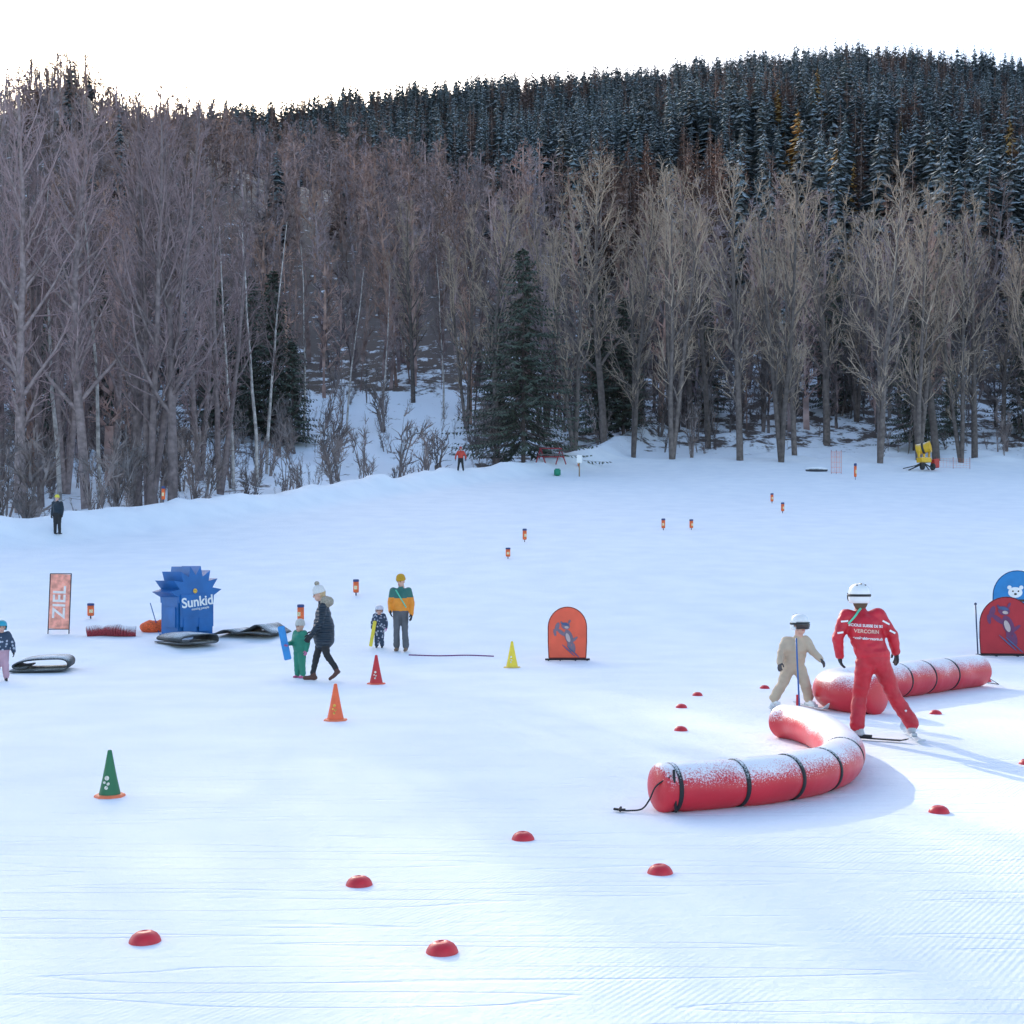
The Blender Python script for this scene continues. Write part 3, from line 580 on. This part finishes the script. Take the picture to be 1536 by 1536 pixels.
bm=bmesh.new(); box(bm,.5,.5,.7,Tm(1.0,-.1,.6)); bmesh.ops.bevel(bm,geom=bm.edges[:],offset=.04,segments=1,affect='EDGES'); bmobj("control_box",bm,mat("cannon_red",(.5,.04,.03),.5),par,False)
bx,by=pxX(826,98),98.0
par=empty("red_frame_stand",(bx,by,H(bx,by))); bm=bmesh.new()
for x in (-.8,.8):
    rod(bm,(x-.4,-.3,0),(x,.2,1.3),.05); rod(bm,(x+.4,-.3,0),(x,.2,1.3),.05)
rod(bm,(-.9,.2,1.3),(.9,.2,1.3),.05); rod(bm,(-1.1,-.2,.6),(1.1,-.2,.6),.05)
bmobj("frame",bm,mat("frame_red",(.3,.04,.05),.6),par)
bm=bmesh.new(); box(bm,2.0,.5,.07,Tm(0,-.2,.75)); bmobj("board",bm,barkd,par,False)
sx_,sy_=pxX(869,95),95.0; par=empty("information_sign",(sx_,sy_,H(sx_,sy_))); bm=bmesh.new(); rod(bm,(0,0,0),(0,0,1.6),.05); bmobj("post",bm,mat("post_wood",(.3,.2,.12),.8),par)
bm=bmesh.new(); box(bm,.4,.05,.6,Tm(0,-.06,1.35)); bmobj("panel",bm,white,par,False)
def net(px0,px1,Y,h,colr,w_=.006):
    par=empty("safety_net_fence",(pxX(px0,Y),Y,H(pxX(px0,Y),Y))); W_=pxX(px1,Y)-pxX(px0,Y); n=max(6,int(W_/.25)); bm=bmesh.new(); z0=H(pxX(px0,Y),Y)
    for i in range(n+1):
        x=W_*i/n; zz=H(pxX(px0,Y)+x,Y)-z0; rod(bm,(x,0,zz+.1),(x,0,zz+h),w_,seg=4)
    for k in range(5):
        for i in range(n):
            x0=W_*i/n;x1=W_*(i+1)/n; rod(bm,(x0,0,H(pxX(px0,Y)+x0,Y)-z0+.1+(h-.1)*k/4),(x1,0,H(pxX(px0,Y)+x1,Y)-z0+.1+(h-.1)*k/4),w_,seg=4)
    bmobj("mesh",bm,colr,par,False); bm=bmesh.new()
    for x in (0,W_/2,W_): rod(bm,(x,.02,H(pxX(px0,Y)+x,Y)-z0),(x,.02,H(pxX(px0,Y)+x,Y)-z0+h+.15),.02,seg=6)
    bmobj("posts",bm,mat("frame_red",(.3,.04,.05)),par)
no=mat("net_orange_pale",(.8,.25,.15))
net(1247,1262,96,1.7,no,.012); net(1405,1455,101,.8,no)
gx,gy=pxX(1225,98),98
bm=bmesh.new(); sph(bm,(0,0,.1),(.9,.5,.28)); bmobj("snow_covered_mat",bm,mat("rubber_snow",(.05,.05,.06),.8,.2,5,snow=2.5),None,loc=(gx,gy,H(gx,gy)))
bm=bmesh.new(); box(bm,.5,.5,.55,Tm(0,0,.28)); bmesh.ops.bevel(bm,geom=bm.edges[:],offset=.08,segments=2,affect='EDGES'); bmobj("green_crate",bm,mat("crate_green",(.02,.25,.15),.6),None,loc=(pxX(836,95),95,H(pxX(836,95),95)))
# ------------------------------------------------------------------ ground
def snow_material(piste):
    m,nt,p=newmat("piste_snow" if piste else "forest_floor_snow"); L=nt.links
    tc=N(nt,'ShaderNodeTexCoord')
    def nz(sc,det,vec=None,rough=.5):
        n=N(nt,'ShaderNodeTexNoise'); n.inputs['Scale'].default_value=sc; n.inputs['Detail'].default_value=det; n.inputs['Roughness'].default_value=rough
        L.new(vec if vec else tc.outputs['Object'],n.inputs['Vector']); return n
    p.inputs['Roughness'].default_value=.7; p.inputs['Specular IOR Level'].default_value=.2
    def madd(a,k,b=None):
        n=N(nt,'ShaderNodeMath',operation='MULTIPLY_ADD'); L.new(a,n.inputs[0]); n.inputs[1].default_value=k
        if b: L.new(b,n.inputs[2])
        else: n.inputs[2].default_value=0
        return n.outputs[0]
    bu=N(nt,'ShaderNodeBump'); bu.inputs['Distance'].default_value=1; L.new(bu.outputs[0],p.inputs['Normal'])
    if not piste:
        at=N(nt,'ShaderNodeAttribute'); at.attribute_name='wood'
        n1=nz(.5,5,rough=.7); 
        su=N(nt,'ShaderNodeMath',operation='MULTIPLY_ADD'); L.new(at.outputs['Fac'],su.inputs[0]); su.inputs[1].default_value=.34; L.new(n1.outputs[0],su.inputs[2])
        r1=N(nt,'ShaderNodeMapRange'); r1.inputs[1].default_value=.66; r1.inputs[2].default_value=.74; L.new(su.outputs[0],r1.inputs[0])
        mx=N(nt,'ShaderNodeMix',data_type='RGBA'); L.new(r1.outputs[0],mx.inputs[0]); mx.inputs[6].default_value=(.80,.84,.90,1); mx.inputs[7].default_value=(.11,.085,.075,1)
        L.new(mx.outputs[2],p.inputs['Base Color']); bu.inputs['Strength'].default_value=.6; L.new(madd(nz(3,3).outputs[0],.12),bu.inputs['Height']); return m
    n2=nz(.8,2); cr=N(nt,'ShaderNodeValToRGB'); cr.color_ramp.elements[0].color=(.80,.835,.885,1); cr.color_ramp.elements[1].color=(.87,.895,.93,1); cr.color_ramp.elements[0].position=.3; cr.color_ramp.elements[1].position=.7
    L.new(n2.outputs[0],cr.inputs[0]); L.new(cr.outputs[0],p.inputs['Base Color'])
    f1=nz(10,4,rough=.6)
    def tracks(rot,sx,sy,w_):
        mp=N(nt,'ShaderNodeMapping'); mp.inputs['Rotation'].default_value=(0,0,R_(rot)); mp.inputs['Scale'].default_value=(sx,sy,1); L.new(tc.outputs['Object'],mp.inputs[0])
        f=nz(.8,1,mp.outputs[0]); q=N(nt,'ShaderNodeMath',operation='PINGPONG'); L.new(madd(f.outputs[0],5),q.inputs[0]); q.inputs[1].default_value=.5
        r=N(nt,'ShaderNodeMapRange'); r.inputs[1].default_value=0; r.inputs[2].default_value=w_; L.new(q.outputs[0],r.inputs[0]); return r.outputs[0]
    wv=N(nt,'ShaderNodeTexWave'); wv.bands_direction='X'; wv.inputs['Scale'].default_value=9; wv.inputs['Distortion'].default_value=.5; wv.inputs['Detail'].default_value=1
    mpw=N(nt,'ShaderNodeMapping'); mpw.inputs['Rotation'].default_value=(0,0,R_(35)); L.new(tc.outputs['Object'],mpw.inputs[0]); L.new(mpw.outputs[0],wv.inputs[0])
    mk=nz(.5,3); rk=N(nt,'ShaderNodeMapRange'); rk.inputs[1].default_value=.46; rk.inputs[2].default_value=.60; L.new(mk.outputs[0],rk.inputs[0])
    wm=N(nt,'ShaderNodeMath',operation='MULTIPLY'); L.new(wv.outputs[0],wm.inputs[0]); L.new(rk.outputs[0],wm.inputs[1])
    hgt=madd(f1.outputs[0],.018, madd(tracks(50,.25,4,.07),.009, madd(tracks(-20,.2,3.2,.07),.0025, madd(wm.outputs[0],.0026))))
    bu.inputs['Strength'].default_value=.85; L.new(hgt,bu.inputs['Height'])
    return m
rows=np.concatenate([np.arange(-120,-4,6.0),np.arange(-4,34,.32),np.arange(34,130,.7),130*(1.013**np.arange(0,180))])
rows=rows[rows<1400]
us=np.linspace(-1,1,281)
us=np.sign(us)*np.abs(us)**1.25
V=[];W=[]
for Y in rows:
    half=26+max(0,Y)*0.85
    if Y<0: half=26+abs(Y)*.6
    for u in us:
        X=u*half; V.append((X,Y,H(X,Y)))
        wd=0
        if Y>45:
            wd=sstep(0,5,Y-rim(X)) if X<6 else sstep(108,116,Y)
            az=X/Y
            if -.20<az<-.03 and Y<138: wd*=.3
            if az<-.20 and Y<118: wd*=.5
            wd=wd*(.58+.42*sstep(130,170,Y))
        W.append(wd)
nr,nc=len(rows),len(us)
ii=np.arange(nr-1)[:,None]*nc+np.arange(nc-1)[None]
F=np.stack([ii,ii+1,ii+nc+1,ii+nc],axis=-1).reshape(-1,4)
W=np.array(W,dtype=np.float32)
gm=npmesh("snow_ground",V,F,[snow_material(True),snow_material(False)],smooth=True,mi=(W[F].max(axis=1)>.001).astype(int))
a=gm.attributes.new('wood','FLOAT','POINT'); a.data.foreach_set('value',W)
link("snow_ground",gm)
# ------------------------------------------------------------------ bare trees
def gen_tree(seed,Ht,nprim=36,n2=8,n3=8,stems=1,spread=.30,ang=38,r0=None,twig=.016,low=.22,ns=(14,5,3),trop=.12,tl=1.0,wig0=.022,k2=.42):
    rg=random.Random(seed); S=[]
    def rv(k): return Vector((rg.gauss(0,k),rg.gauss(0,k),rg.gauss(0,k)))
    def perp(d):
        v=rv(1); v-=d*v.dot(d); return v.normalized()
    def grow(p,d,ln,r,n,lvl,trop,wig,nch,t0):
        pts=[(p.copy(),r,d.copy())]
        for i in range(n):
            d=(d+Vector((0,0,trop))+rv(wig)).normalized(); p=p+d*(ln/n)
            rr=r*(1-.88*(i+1)/n)**.9+ (twig*.55)
            pts.append((p.copy(),rr,d.copy()))
            S.append((pts[-2][0],p.copy(),pts[-2][1],rr,lvl))
        for c in range(nch):
            t=t0+(1-t0)*((c+rg.random())/nch); x=t*n; i=min(n-1,int(x)); f=x-i
            q=pts[i][0].lerp(pts[i+1][0],f); rr=pts[i][1]*(1-f)+pts[i+1][1]*f; dd=pts[i][2].lerp(pts[i+1][2],f).normalized()
            yield q,dd,rr,t
    r0=r0 or Ht*.0135
    for s in range(stems):
        d0=Vector((0,0,1))
        if stems>1: a_=s*6.28/stems+rg.random(); d0=Vector((math.cos(a_)*.12,math.sin(a_)*.12,1)).normalized()
        hh=Ht*rg.uniform(.82,1) if s else Ht
        for q,dd,rr,t in grow(Vector((0,0,-.3)),d0,hh,r0*(1 if stems==1 else .75),ns[0],0,.01,wig0,int(nprim/(1 if stems==1 else stems*.7)),low):
            a_=R_(ang*rg.uniform(.7,1.3)); e=(dd*math.cos(a_)+perp(dd)*math.sin(a_)).normalized()
            ln=Ht*spread*(1.12-t)**.7*rg.uniform(.55,1.2)
            if t<.4 : ln*=rg.uniform(.25,.9)
            for q2,d2,r2,t2 in grow(q,e,ln,max(.03,rr*.5),ns[1],1,trop,.08,n2,.15):
                a2=R_(rg.uniform(25,50)); e2=(d2*math.cos(a2)+perp(d2)*math.sin(a2)).normalized()
                l2=ln*k2*(1.15-t2)*rg.uniform(.6,1.2)+.3
                for q3,d3,r3,t3 in grow(q2,e2,l2,max(.02,r2*.5),ns[2],2,.10,.09,n3,.1):
                    a3=R_(rg.uniform(20,48)); e3=(d3*math.cos(a3)+perp(d3)*math.sin(a3)).normalized()
                    l3=rg.uniform(.35,1.0)*min(1.2,.4+l2*.4)*tl
                    e3=(e3+Vector((0,0,.12))).normalized()
                    S.append((q3,q3+e3*l3,twig,twig*.45,3))
    return S
def tree_mesh(name,S,mats):
    Vs=[];Fs=[];Ms=[];off=0
    th=[s for s in S if s[4]<=1]; tn=[s for s in S if s[4]==2]; tw=[s for s in S if s[4]==3]
    for grp,k in ((th,6),(tn,3)):
        v,f=prism([s[0] for s in grp],[s[1] for s in grp],[s[2] for s in grp],[s[3] for s in grp],k)
        Vs.append(v);Fs.append(f+off);off+=len(v)
        Ms.append(np.repeat([0 if s[4]==0 or s[2]>.06 else 1 for s in grp],k))
    v,f=ribbons(tw,1,1.2); Vs.append(v);Fs.append(f+off); Ms.append(np.ones(len(f)))
    return npmesh(name,np.concatenate(Vs),np.concatenate(Fs),mats,smooth=True,mi=np.concatenate(Ms))
bark=mat("bark_grey",(.13,.105,.095),.9,.35,3,objrand=.25)
twigm=mat("twig_tan",(.36,.275,.21),.8,.2,1.5,objrand=.2)
barkp=mat("bark_umber",(.24,.185,.18),.9,.35,3,objrand=.3)
twigp=mat("twig_mauve",(.31,.22,.22),.8,.2,1.5,objrand=.25)
birch=mat("birch_bark",(.42,.38,.36),.8,.45,2.5)
twigd=mat("twig_brown",(.20,.145,.14),.85,.2,1.5,objrand=.35)
TALL=[tree_mesh("bare_tree_mesh",gen_tree(10+i,25,nprim=[34,30,38,30,32][i],n2=6,n3=5,stems=[1,2,1,3,2][i],spread=[.34,.30,.38,.30,.34][i],ang=[36,32,42,30,36][i],low=[.20,.2,.24,.2,.18][i],twig=.014),[bark,twigm]) for i in range(5)]
TALP=[]
for m_ in TALL:
    c_=m_.copy(); c_.materials[0]=barkp; c_.materials[1]=twigp; TALP.append(c_)
BIR=[tree_mesh("birch_tree_mesh",gen_tree(30+i,22,nprim=24,n2=6,n3=6,spread=.2,ang=34,r0=.15,low=.35,twig=.012),[birch,twigd]) for i in range(2)]
def put_tree(name,me,X,Y,s,rz=None,lean=(0,0),dz=0,wide=1):
    return link(name,me,None,(X,Y,H(X,Y)-.15+dz),(lean[0],lean[1],rg.random()*6.28 if rz is None else rz),(s*wide*rg.uniform(.9,1.1),s*wide*rg.uniform(.9,1.1),s))
for px,Y,s,kind,lean in [(30,72,1.0,0,(0,.03)),(62,76,.92,1,(0,0)),(130,73,.98,2,(0,-.02)),(206,74,1.0,0,(0,.03)),(224,73,1.0,3,(0,.06)),(258,72,.98,2,(0,.10)),(-60,70,1.0,1,(0,0)),(-130,72,1.02,2,(0,0)),(-25,78,1.0,4,(0,0)),(330,84,.86,1,(0,0)),(100,84,.95,3,(0,0)),(300,92,.9,4,(0,0)),(170,88,.95,2,(0,0)),(0,92,.95,0,(0,0))]:
    put_tree("bare_tree",TALP[kind],pxX(px,Y),Y,s,lean=lean)
for px,Y,s,l in [(400,98,.92,.02),(385,90,.95,.1),(350,88,.9,-.05),(665,128,.8,0),(520,122,.75,.03),(455,116,.85,-.03),(575,126,.7,.02),(150,80,1.0,.05),(90,79,.95,-.03)]:
    put_tree("birch_tree",BIR[rg.randrange(2)],pxX(px,Y),Y,s,lean=(0,l))
for px,Y,s,kind in [(862,108,.97,1),(906,112,1.06,2),(950,108,.90,4),(1008,107,1.02,3),(1062,113,.90,2),(1110,106,.98,0),(1172,105,1.0,3),(1192,108,.88,1),(1240,114,.98,2),(1320,104,.97,4),(1378,106,.90,3),(1405,107,.98,2),(1442,105,.84,1),(1462,108,.88,0),(1505,116,.80,2),(1560,108,.9,1),(1610,110,.9,4),(1670,112,.9,2),(745,120,.95,2),(700,124,.9,1),(1035,122,1.0,0),(1145,122,.92,1),(1285,124,.95,3),(960,124,1.0,2),(620,134,.85,0),(820,126,.95,3)]:
    put_tree("bare_tree",TALL[kind],pxX(px,Y),Y,s,lean=(0,rg.uniform(-.04,.04)))
# ------------------------------------------------------------------ joined masses
def colattr_mat(name,snowamt,rough=.9,nsc=.9):
    m,nt,p=newmat(name); L=nt.links
    at=N(nt,'ShaderNodeAttribute'); at.attribute_name='Col'; tc=N(nt,'ShaderNodeTexCoord')
    nz=N(nt,'ShaderNodeTexNoise'); nz.inputs['Scale'].default_value=nsc; nz.inputs['Detail'].default_value=2; L.new(tc.outputs['Object'],nz.inputs['Vector'])
    mr=N(nt,'ShaderNodeMapRange'); mr.inputs[1].default_value=.3; mr.inputs[2].default_value=.7; mr.inputs[3].default_value=.55; mr.inputs[4].default_value=1.45; L.new(nz.outputs[0],mr.inputs[0])
    hs=N(nt,'ShaderNodeHueSaturation'); L.new(at.outputs['Color'],hs.inputs['Color']); L.new(mr.outputs[0],hs.inputs['Value'])
    n2=N(nt,'ShaderNodeTexNoise'); n2.inputs['Scale'].default_value=1.7; n2.inputs['Detail'].default_value=3; L.new(tc.outputs['Object'],n2.inputs['Vector'])
    m3=N(nt,'ShaderNodeMapRange'); m3.inputs[1].default_value=.46; m3.inputs[2].default_value=.66; m3.inputs[4].default_value=snowamt; L.new(n2.outputs[0],m3.inputs[0])
    mu=N(nt,'ShaderNodeMath',operation='MULTIPLY'); L.new(m3.outputs[0],mu.inputs[0]); L.new(at.outputs['Alpha'],mu.inputs[1])
    mx=N(nt,'ShaderNodeMix',data_type='RGBA'); L.new(mu.outputs[0],mx.inputs[0]); L.new(hs.outputs[0],mx.inputs[6]); mx.inputs[7].default_value=(.65,.7,.76,1)
    L.new(mx.outputs[2],p.inputs['Base Color']); p.inputs['Roughness'].default_value=rough; return m
class Acc:
    def __init__(s): s.V=[];s.F=[];s.C=[];s.o=0;s.n=0
    def add(s,t,X,Y,z,wd,h,th,col,lean=0):
        v=t[0]; c,q=math.cos(th),math.sin(th)
        x=(v[:,0]*c-v[:,1]*q)*wd; y=(v[:,0]*q+v[:,1]*c)*wd; zz=v[:,2]*h
        s.V.append(np.stack([x+X+zz*lean,y+Y,zz+z],1)); s.F.append(t[1]+s.o); s.o+=len(v); s.n+=1
        s.C.append(np.tile(np.array(col,dtype=np.float32),(len(v),1)))
    def build(s,name,m):
        me=npmesh(name,np.concatenate(s.V),np.concatenate(s.F),[m])
        ca=me.attributes.new('Col','FLOAT_COLOR','POINT'); ca.data.foreach_set('color',np.concatenate(s.C).ravel())
        return link(name,me)
def norm_t(S,seed,Ht,k=1.0):
    v,f=ribbons(S,seed,k); return (v/Ht,f)
WN=[norm_t(gen_tree(50+i,17,nprim=20,n2=5,n3=4,stems=[1,1,2,1][i],spread=[.27,.24,.27,.3][i],ang=40,twig=.024,low=.2,ns=(8,3,2)),i,17,1.25) for i in range(4)]
WF=[norm_t(gen_tree(90+i,16,nprim=14,n2=4,n3=3,stems=1,spread=.26,ang=42,twig=.055,low=.2,ns=(4,2,1)),i,16,1.3) for i in range(4)]
SH=[norm_t(gen_tree(70+i,[4.5,3,6,2][i],nprim=11,n2=3,n3=3,stems=[4,5,3,5][i],spread=.3,ang=32,r0=.04,twig=.008,low=.2,ns=(5,3,2),tl=.6,wig0=.05),i,[4.5,3,6,2][i],1.2) for i in range(4)]
def bare_zone(az,Y):
    return Y< (250+1207*(.04-az)*.8 if az<.04 else 185-az*60)
rw=random.Random(9); wood=Acc()
for k in range(12000):
    Y=math.sqrt(rw.uniform(80**2,520**2)); az=rw.uniform(-.58,.58); X=az*Y
    if Y<120 and (az>-.12 or Y<rim(X)+9): continue
    if not bare_zone(az,Y): continue
    if -.19<az<-.035 and Y<136 : continue
    if -.29<az<=-.19 and Y<118: continue
    cl=noise.noise(Vector((X/18,Y/22,6)))          # clumps and gaps
    if rw.random()>(.50+.7*cl if Y>150 else .6): continue
    s_,t_=ST(X,Y); cr=shade_shoulder(s_,t_) if abs(t_-300)<80 else 0
    sc=1-.6*cr*max(0,1-abs(t_-300)/80)
    h=(rw.uniform(8,20)+5*cl)*sc; b=rw.uniform(.6,1.9); wm_=rw.uniform(-.02,.04)
    wood.add(rw.choice(WN if Y<210 else WF),X,Y,H(X,Y)-.3,h*rw.uniform(.9,1.3),h,rw.random()*6.28,((.20+wm_)*b,.142*b,(.14-wm_*.8)*b,.2),rw.uniform(-.08,.08))
for k in range(170):
    Y=rw.uniform(118,165); az=rw.uniform(.03,.5); X=az*Y; h=rw.uniform(6,13); b=rw.uniform(.6,1.2)
    wood.add(rw.choice(WN),X,Y,H(X,Y)-.3,h*1.2,h,rw.random()*6.28,(.15*b,.12*b,.115*b,.2),rw.uniform(-.08,.08))
wood.build("bare_woodland",colattr_mat("bare_wood_mass",.5))
ug=Acc()
for k in range(2600):
    az=rw.uniform(-.52,.52); Y=rw.uniform(52,140); X=az*Y
    if X<6:
        if Y<rim(X)+1.5: continue
    elif Y<107: continue
    dens=noise.noise(Vector((X/6,Y/6,11)))
    if dens<-.02: continue
    if -.10<az<-.03 and rw.random()<.75: continue
    if az>.04 and rw.random()<.3: continue
    h=rw.choice([rw.uniform(1,2.5),rw.uniform(2.5,6.5)]); b=rw.uniform(.6,1.4)
    ug.add(rw.choice(SH),X,Y,H(X,Y)-.1,h*rw.uniform(.7,1.2),h,rw.random()*6.28,(.18*b,.14*b,.13*b,.25),rw.uniform(-.25,.25))
ug.build("undergrowth_shrubs",colattr_mat("shrub_mass",.5))
def con_template(seed,W,M,sparse=False):
    r=random.Random(seed); V=[];F=[]
    Rb=.17 if not sparse else .15
    for i in range(W):
        for j in range(M):
            f=(i+r.uniform(-.5,.5))/W; f=min(.99,max(0,f)); z=.10+.88*f
            a=j*6.283/M+i*1.3+r.uniform(-.4,.4); rr=Rb*(1-f)**.85*r.uniform(.55,1.25)+.008
            ww=rr*(.40 if not sparse else .14); ca,sa=math.cos(a),math.sin(a)
            dz=-rr*r.uniform(.2,.75) if not sparse else rr*r.uniform(-.2,.35)
            b=len(V)
            V+= [(0,0,z+rr*.15),(ca*rr*.62-sa*ww,sa*rr*.62+ca*ww,z+dz*.5-.012),(ca*rr,sa*rr,z+dz),(ca*rr*.62+sa*ww,sa*rr*.62-ca*ww,z+dz*.5-.012)]
            F.append((b,b+1,b+2,b+3))
    for a0 in (0,2.1,4.2):
        b=len(V); a1=a0+2.1
        V+=[(math.cos(a0)*.009,math.sin(a0)*.009,-.02),(math.cos(a1)*.009,math.sin(a1)*.009,-.02),(0.001,0,1.0),(0,0.001,1.0)]; F.append((b,b+1,b+2,b+3))
    return np.array(V),np.array(F)
TN=[con_template(i,17,9) for i in range(5)]; TF=[con_template(20+i,11,6) for i in range(5)]
LN=[con_template(40+i,17,10,True) for i in range(3)]; LF=[con_template(60+i,13,8,True) for i in range(3)]
rc=random.Random(21); con=Acc()
for k in range(12500):
    y=math.sqrt(rc.uniform(132**2,880**2)); a_=rc.uniform(-.56,.56); X=a_*y
    bz=bare_zone(a_,y)
    pr=.95
    if bz: pr=.12 if y<300 else .30
    if y<190 and a_<.1: pr*=.5
    if bz and -.2<a_<-.03 and y<200: continue
    if rc.random()>pr: continue
    bn=noise.noise(Vector((X/60,y/60,4)))
    larch=rc.random()<(.42+1.0*bn if a_>-.1 else .62)
    if bz and y>=300: larch=rc.random()<.85
    far=y>380
    tmp=rc.choice((LF if far else LN) if larch else (TF if far else TN))
    h=rc.uniform(11,27)*(1 if not larch else .9)
    if bz: h*=.75
    s_,t_=ST(X,y)
    if abs(t_-300)<80: h*=1-.6*shade_shoulder(s_,t_)*(1-abs(t_-300)/80)
    wd=h*rc.uniform(.8,1.35); b=rc.uniform(.55,1.6)
    if larch: col=(.27*b,.185*b,.15*b,.35)
    elif y<330 and a_>.1 and rc.random()<.10: col=(.32*b,.19*b,.06*b,.0)  # stray golden conifers, sunlit orange put into their colour
    else: col=(.08*b,.105*b,.11*b,1.0 if a_>-.05 else .6)
    con.add(tmp,X,y,H(X,y)-.3,wd,h,rc.random()*6.28,col)
con.build("hillside_conifer_forest",colattr_mat("conifer_far",.62))
needle=mat("spruce_needles",(.075,.092,.068),.85,.5,1.2,objrand=.2)
def spruce(seed,Ht,Rb):
    r=random.Random(seed); V=[];F=[];S=[]
    n=int(Ht*2.1)
    for i in range(n):
        for j in range(9):
            if r.random()<.16: continue
            f=max(0,(i+r.uniform(-.5,.5))/n); z=Ht*(.105+.875*f)
            a=j*.698+i*1.1+r.uniform(-.3,.3); L=(Rb*(1-f)**.75+.2)*r.uniform(.5,1.15)
            ca,sa=math.cos(a),math.sin(a)
            prev=None; K=max(4,int(L*3.0))
            for k in range(K+1):
                t=k/K; rr=L*t; zz=z-L*(.60*t-.34*t*t)*(.85-.45*f)
                P=Vector((ca*rr,sa*rr,zz))
                if prev is not None and k%2==0: S.append((prev,P,.03*(1-t)+.008,.03*(1-t)+.006,1)); prev=P
                if prev is None: prev=P
                if t>.12:
                    for sd in (-1,1,0):
                        ln=(.55+.40*L/Rb)*(1.15-t)*r.uniform(.5,1)+.15
                        an=a+sd*R_(r.uniform(40,75)); dx,dy=math.cos(an),math.sin(an); dr=-r.uniform(.3,.95)
                        if sd==0: dr=-r.uniform(.8,1.8); ln*=.7
                        dv=Vector((dx,dy,dr)).normalized(); sw=Vector((-dy,dx,r.uniform(-.4,.4)))*r.uniform(.06,.12)
                        b=len(V); V+=[tuple(P),tuple(P+dv*ln*.5+sw),tuple(P+dv*ln),tuple(P+dv*ln*.5-sw)]; F.append((b,b+1,b+2,b+3))
    S.append((Vector((0,0,-.5)),Vector((0,0,Ht*.5)),Ht*.014,Ht*.008,0)); S.append((Vector((0,0,Ht*.5)),Vector((0,0,Ht)),Ht*.008,.015,0))
    v,f=prism([s[0] for s in S],[s[1] for s in S],[s[2] for s in S],[s[3] for s in S],4)
    Va=np.array(V); Fa=np.array(F)
    return npmesh("spruce_mesh",np.concatenate([Va,v]),np.concatenate([Fa,f+len(Va)]),[needle,barkd],mi=np.concatenate([np.zeros(len(Fa)),np.ones(len(f))]))
SPR=[spruce(1,18.5,6.8),spruce(2,17,4.1),spruce(3,12,3.4)]
for px,Y,s,k in [(785,101,1.0,0),(900,118,.95,1),(935,116,.8,1),(745,122,.8,1),(1372,112,.85,1),(410,116,1.0,1),(438,114,.85,2),(375,120,.95,1),(1540,120,.9,1),(1590,116,1,1),(330,120,.9,1),(60,110,1.0,1),(150,118,1.0,1),(1425,118,.6,2),(-60,105,1,1),(-140,100,1,1),(1250,128,.9,1),(1060,126,.8,1)]:
    put_tree("spruce_tree",SPR[k],pxX(px,Y),Y,s)
print("done",time.time()-T0)
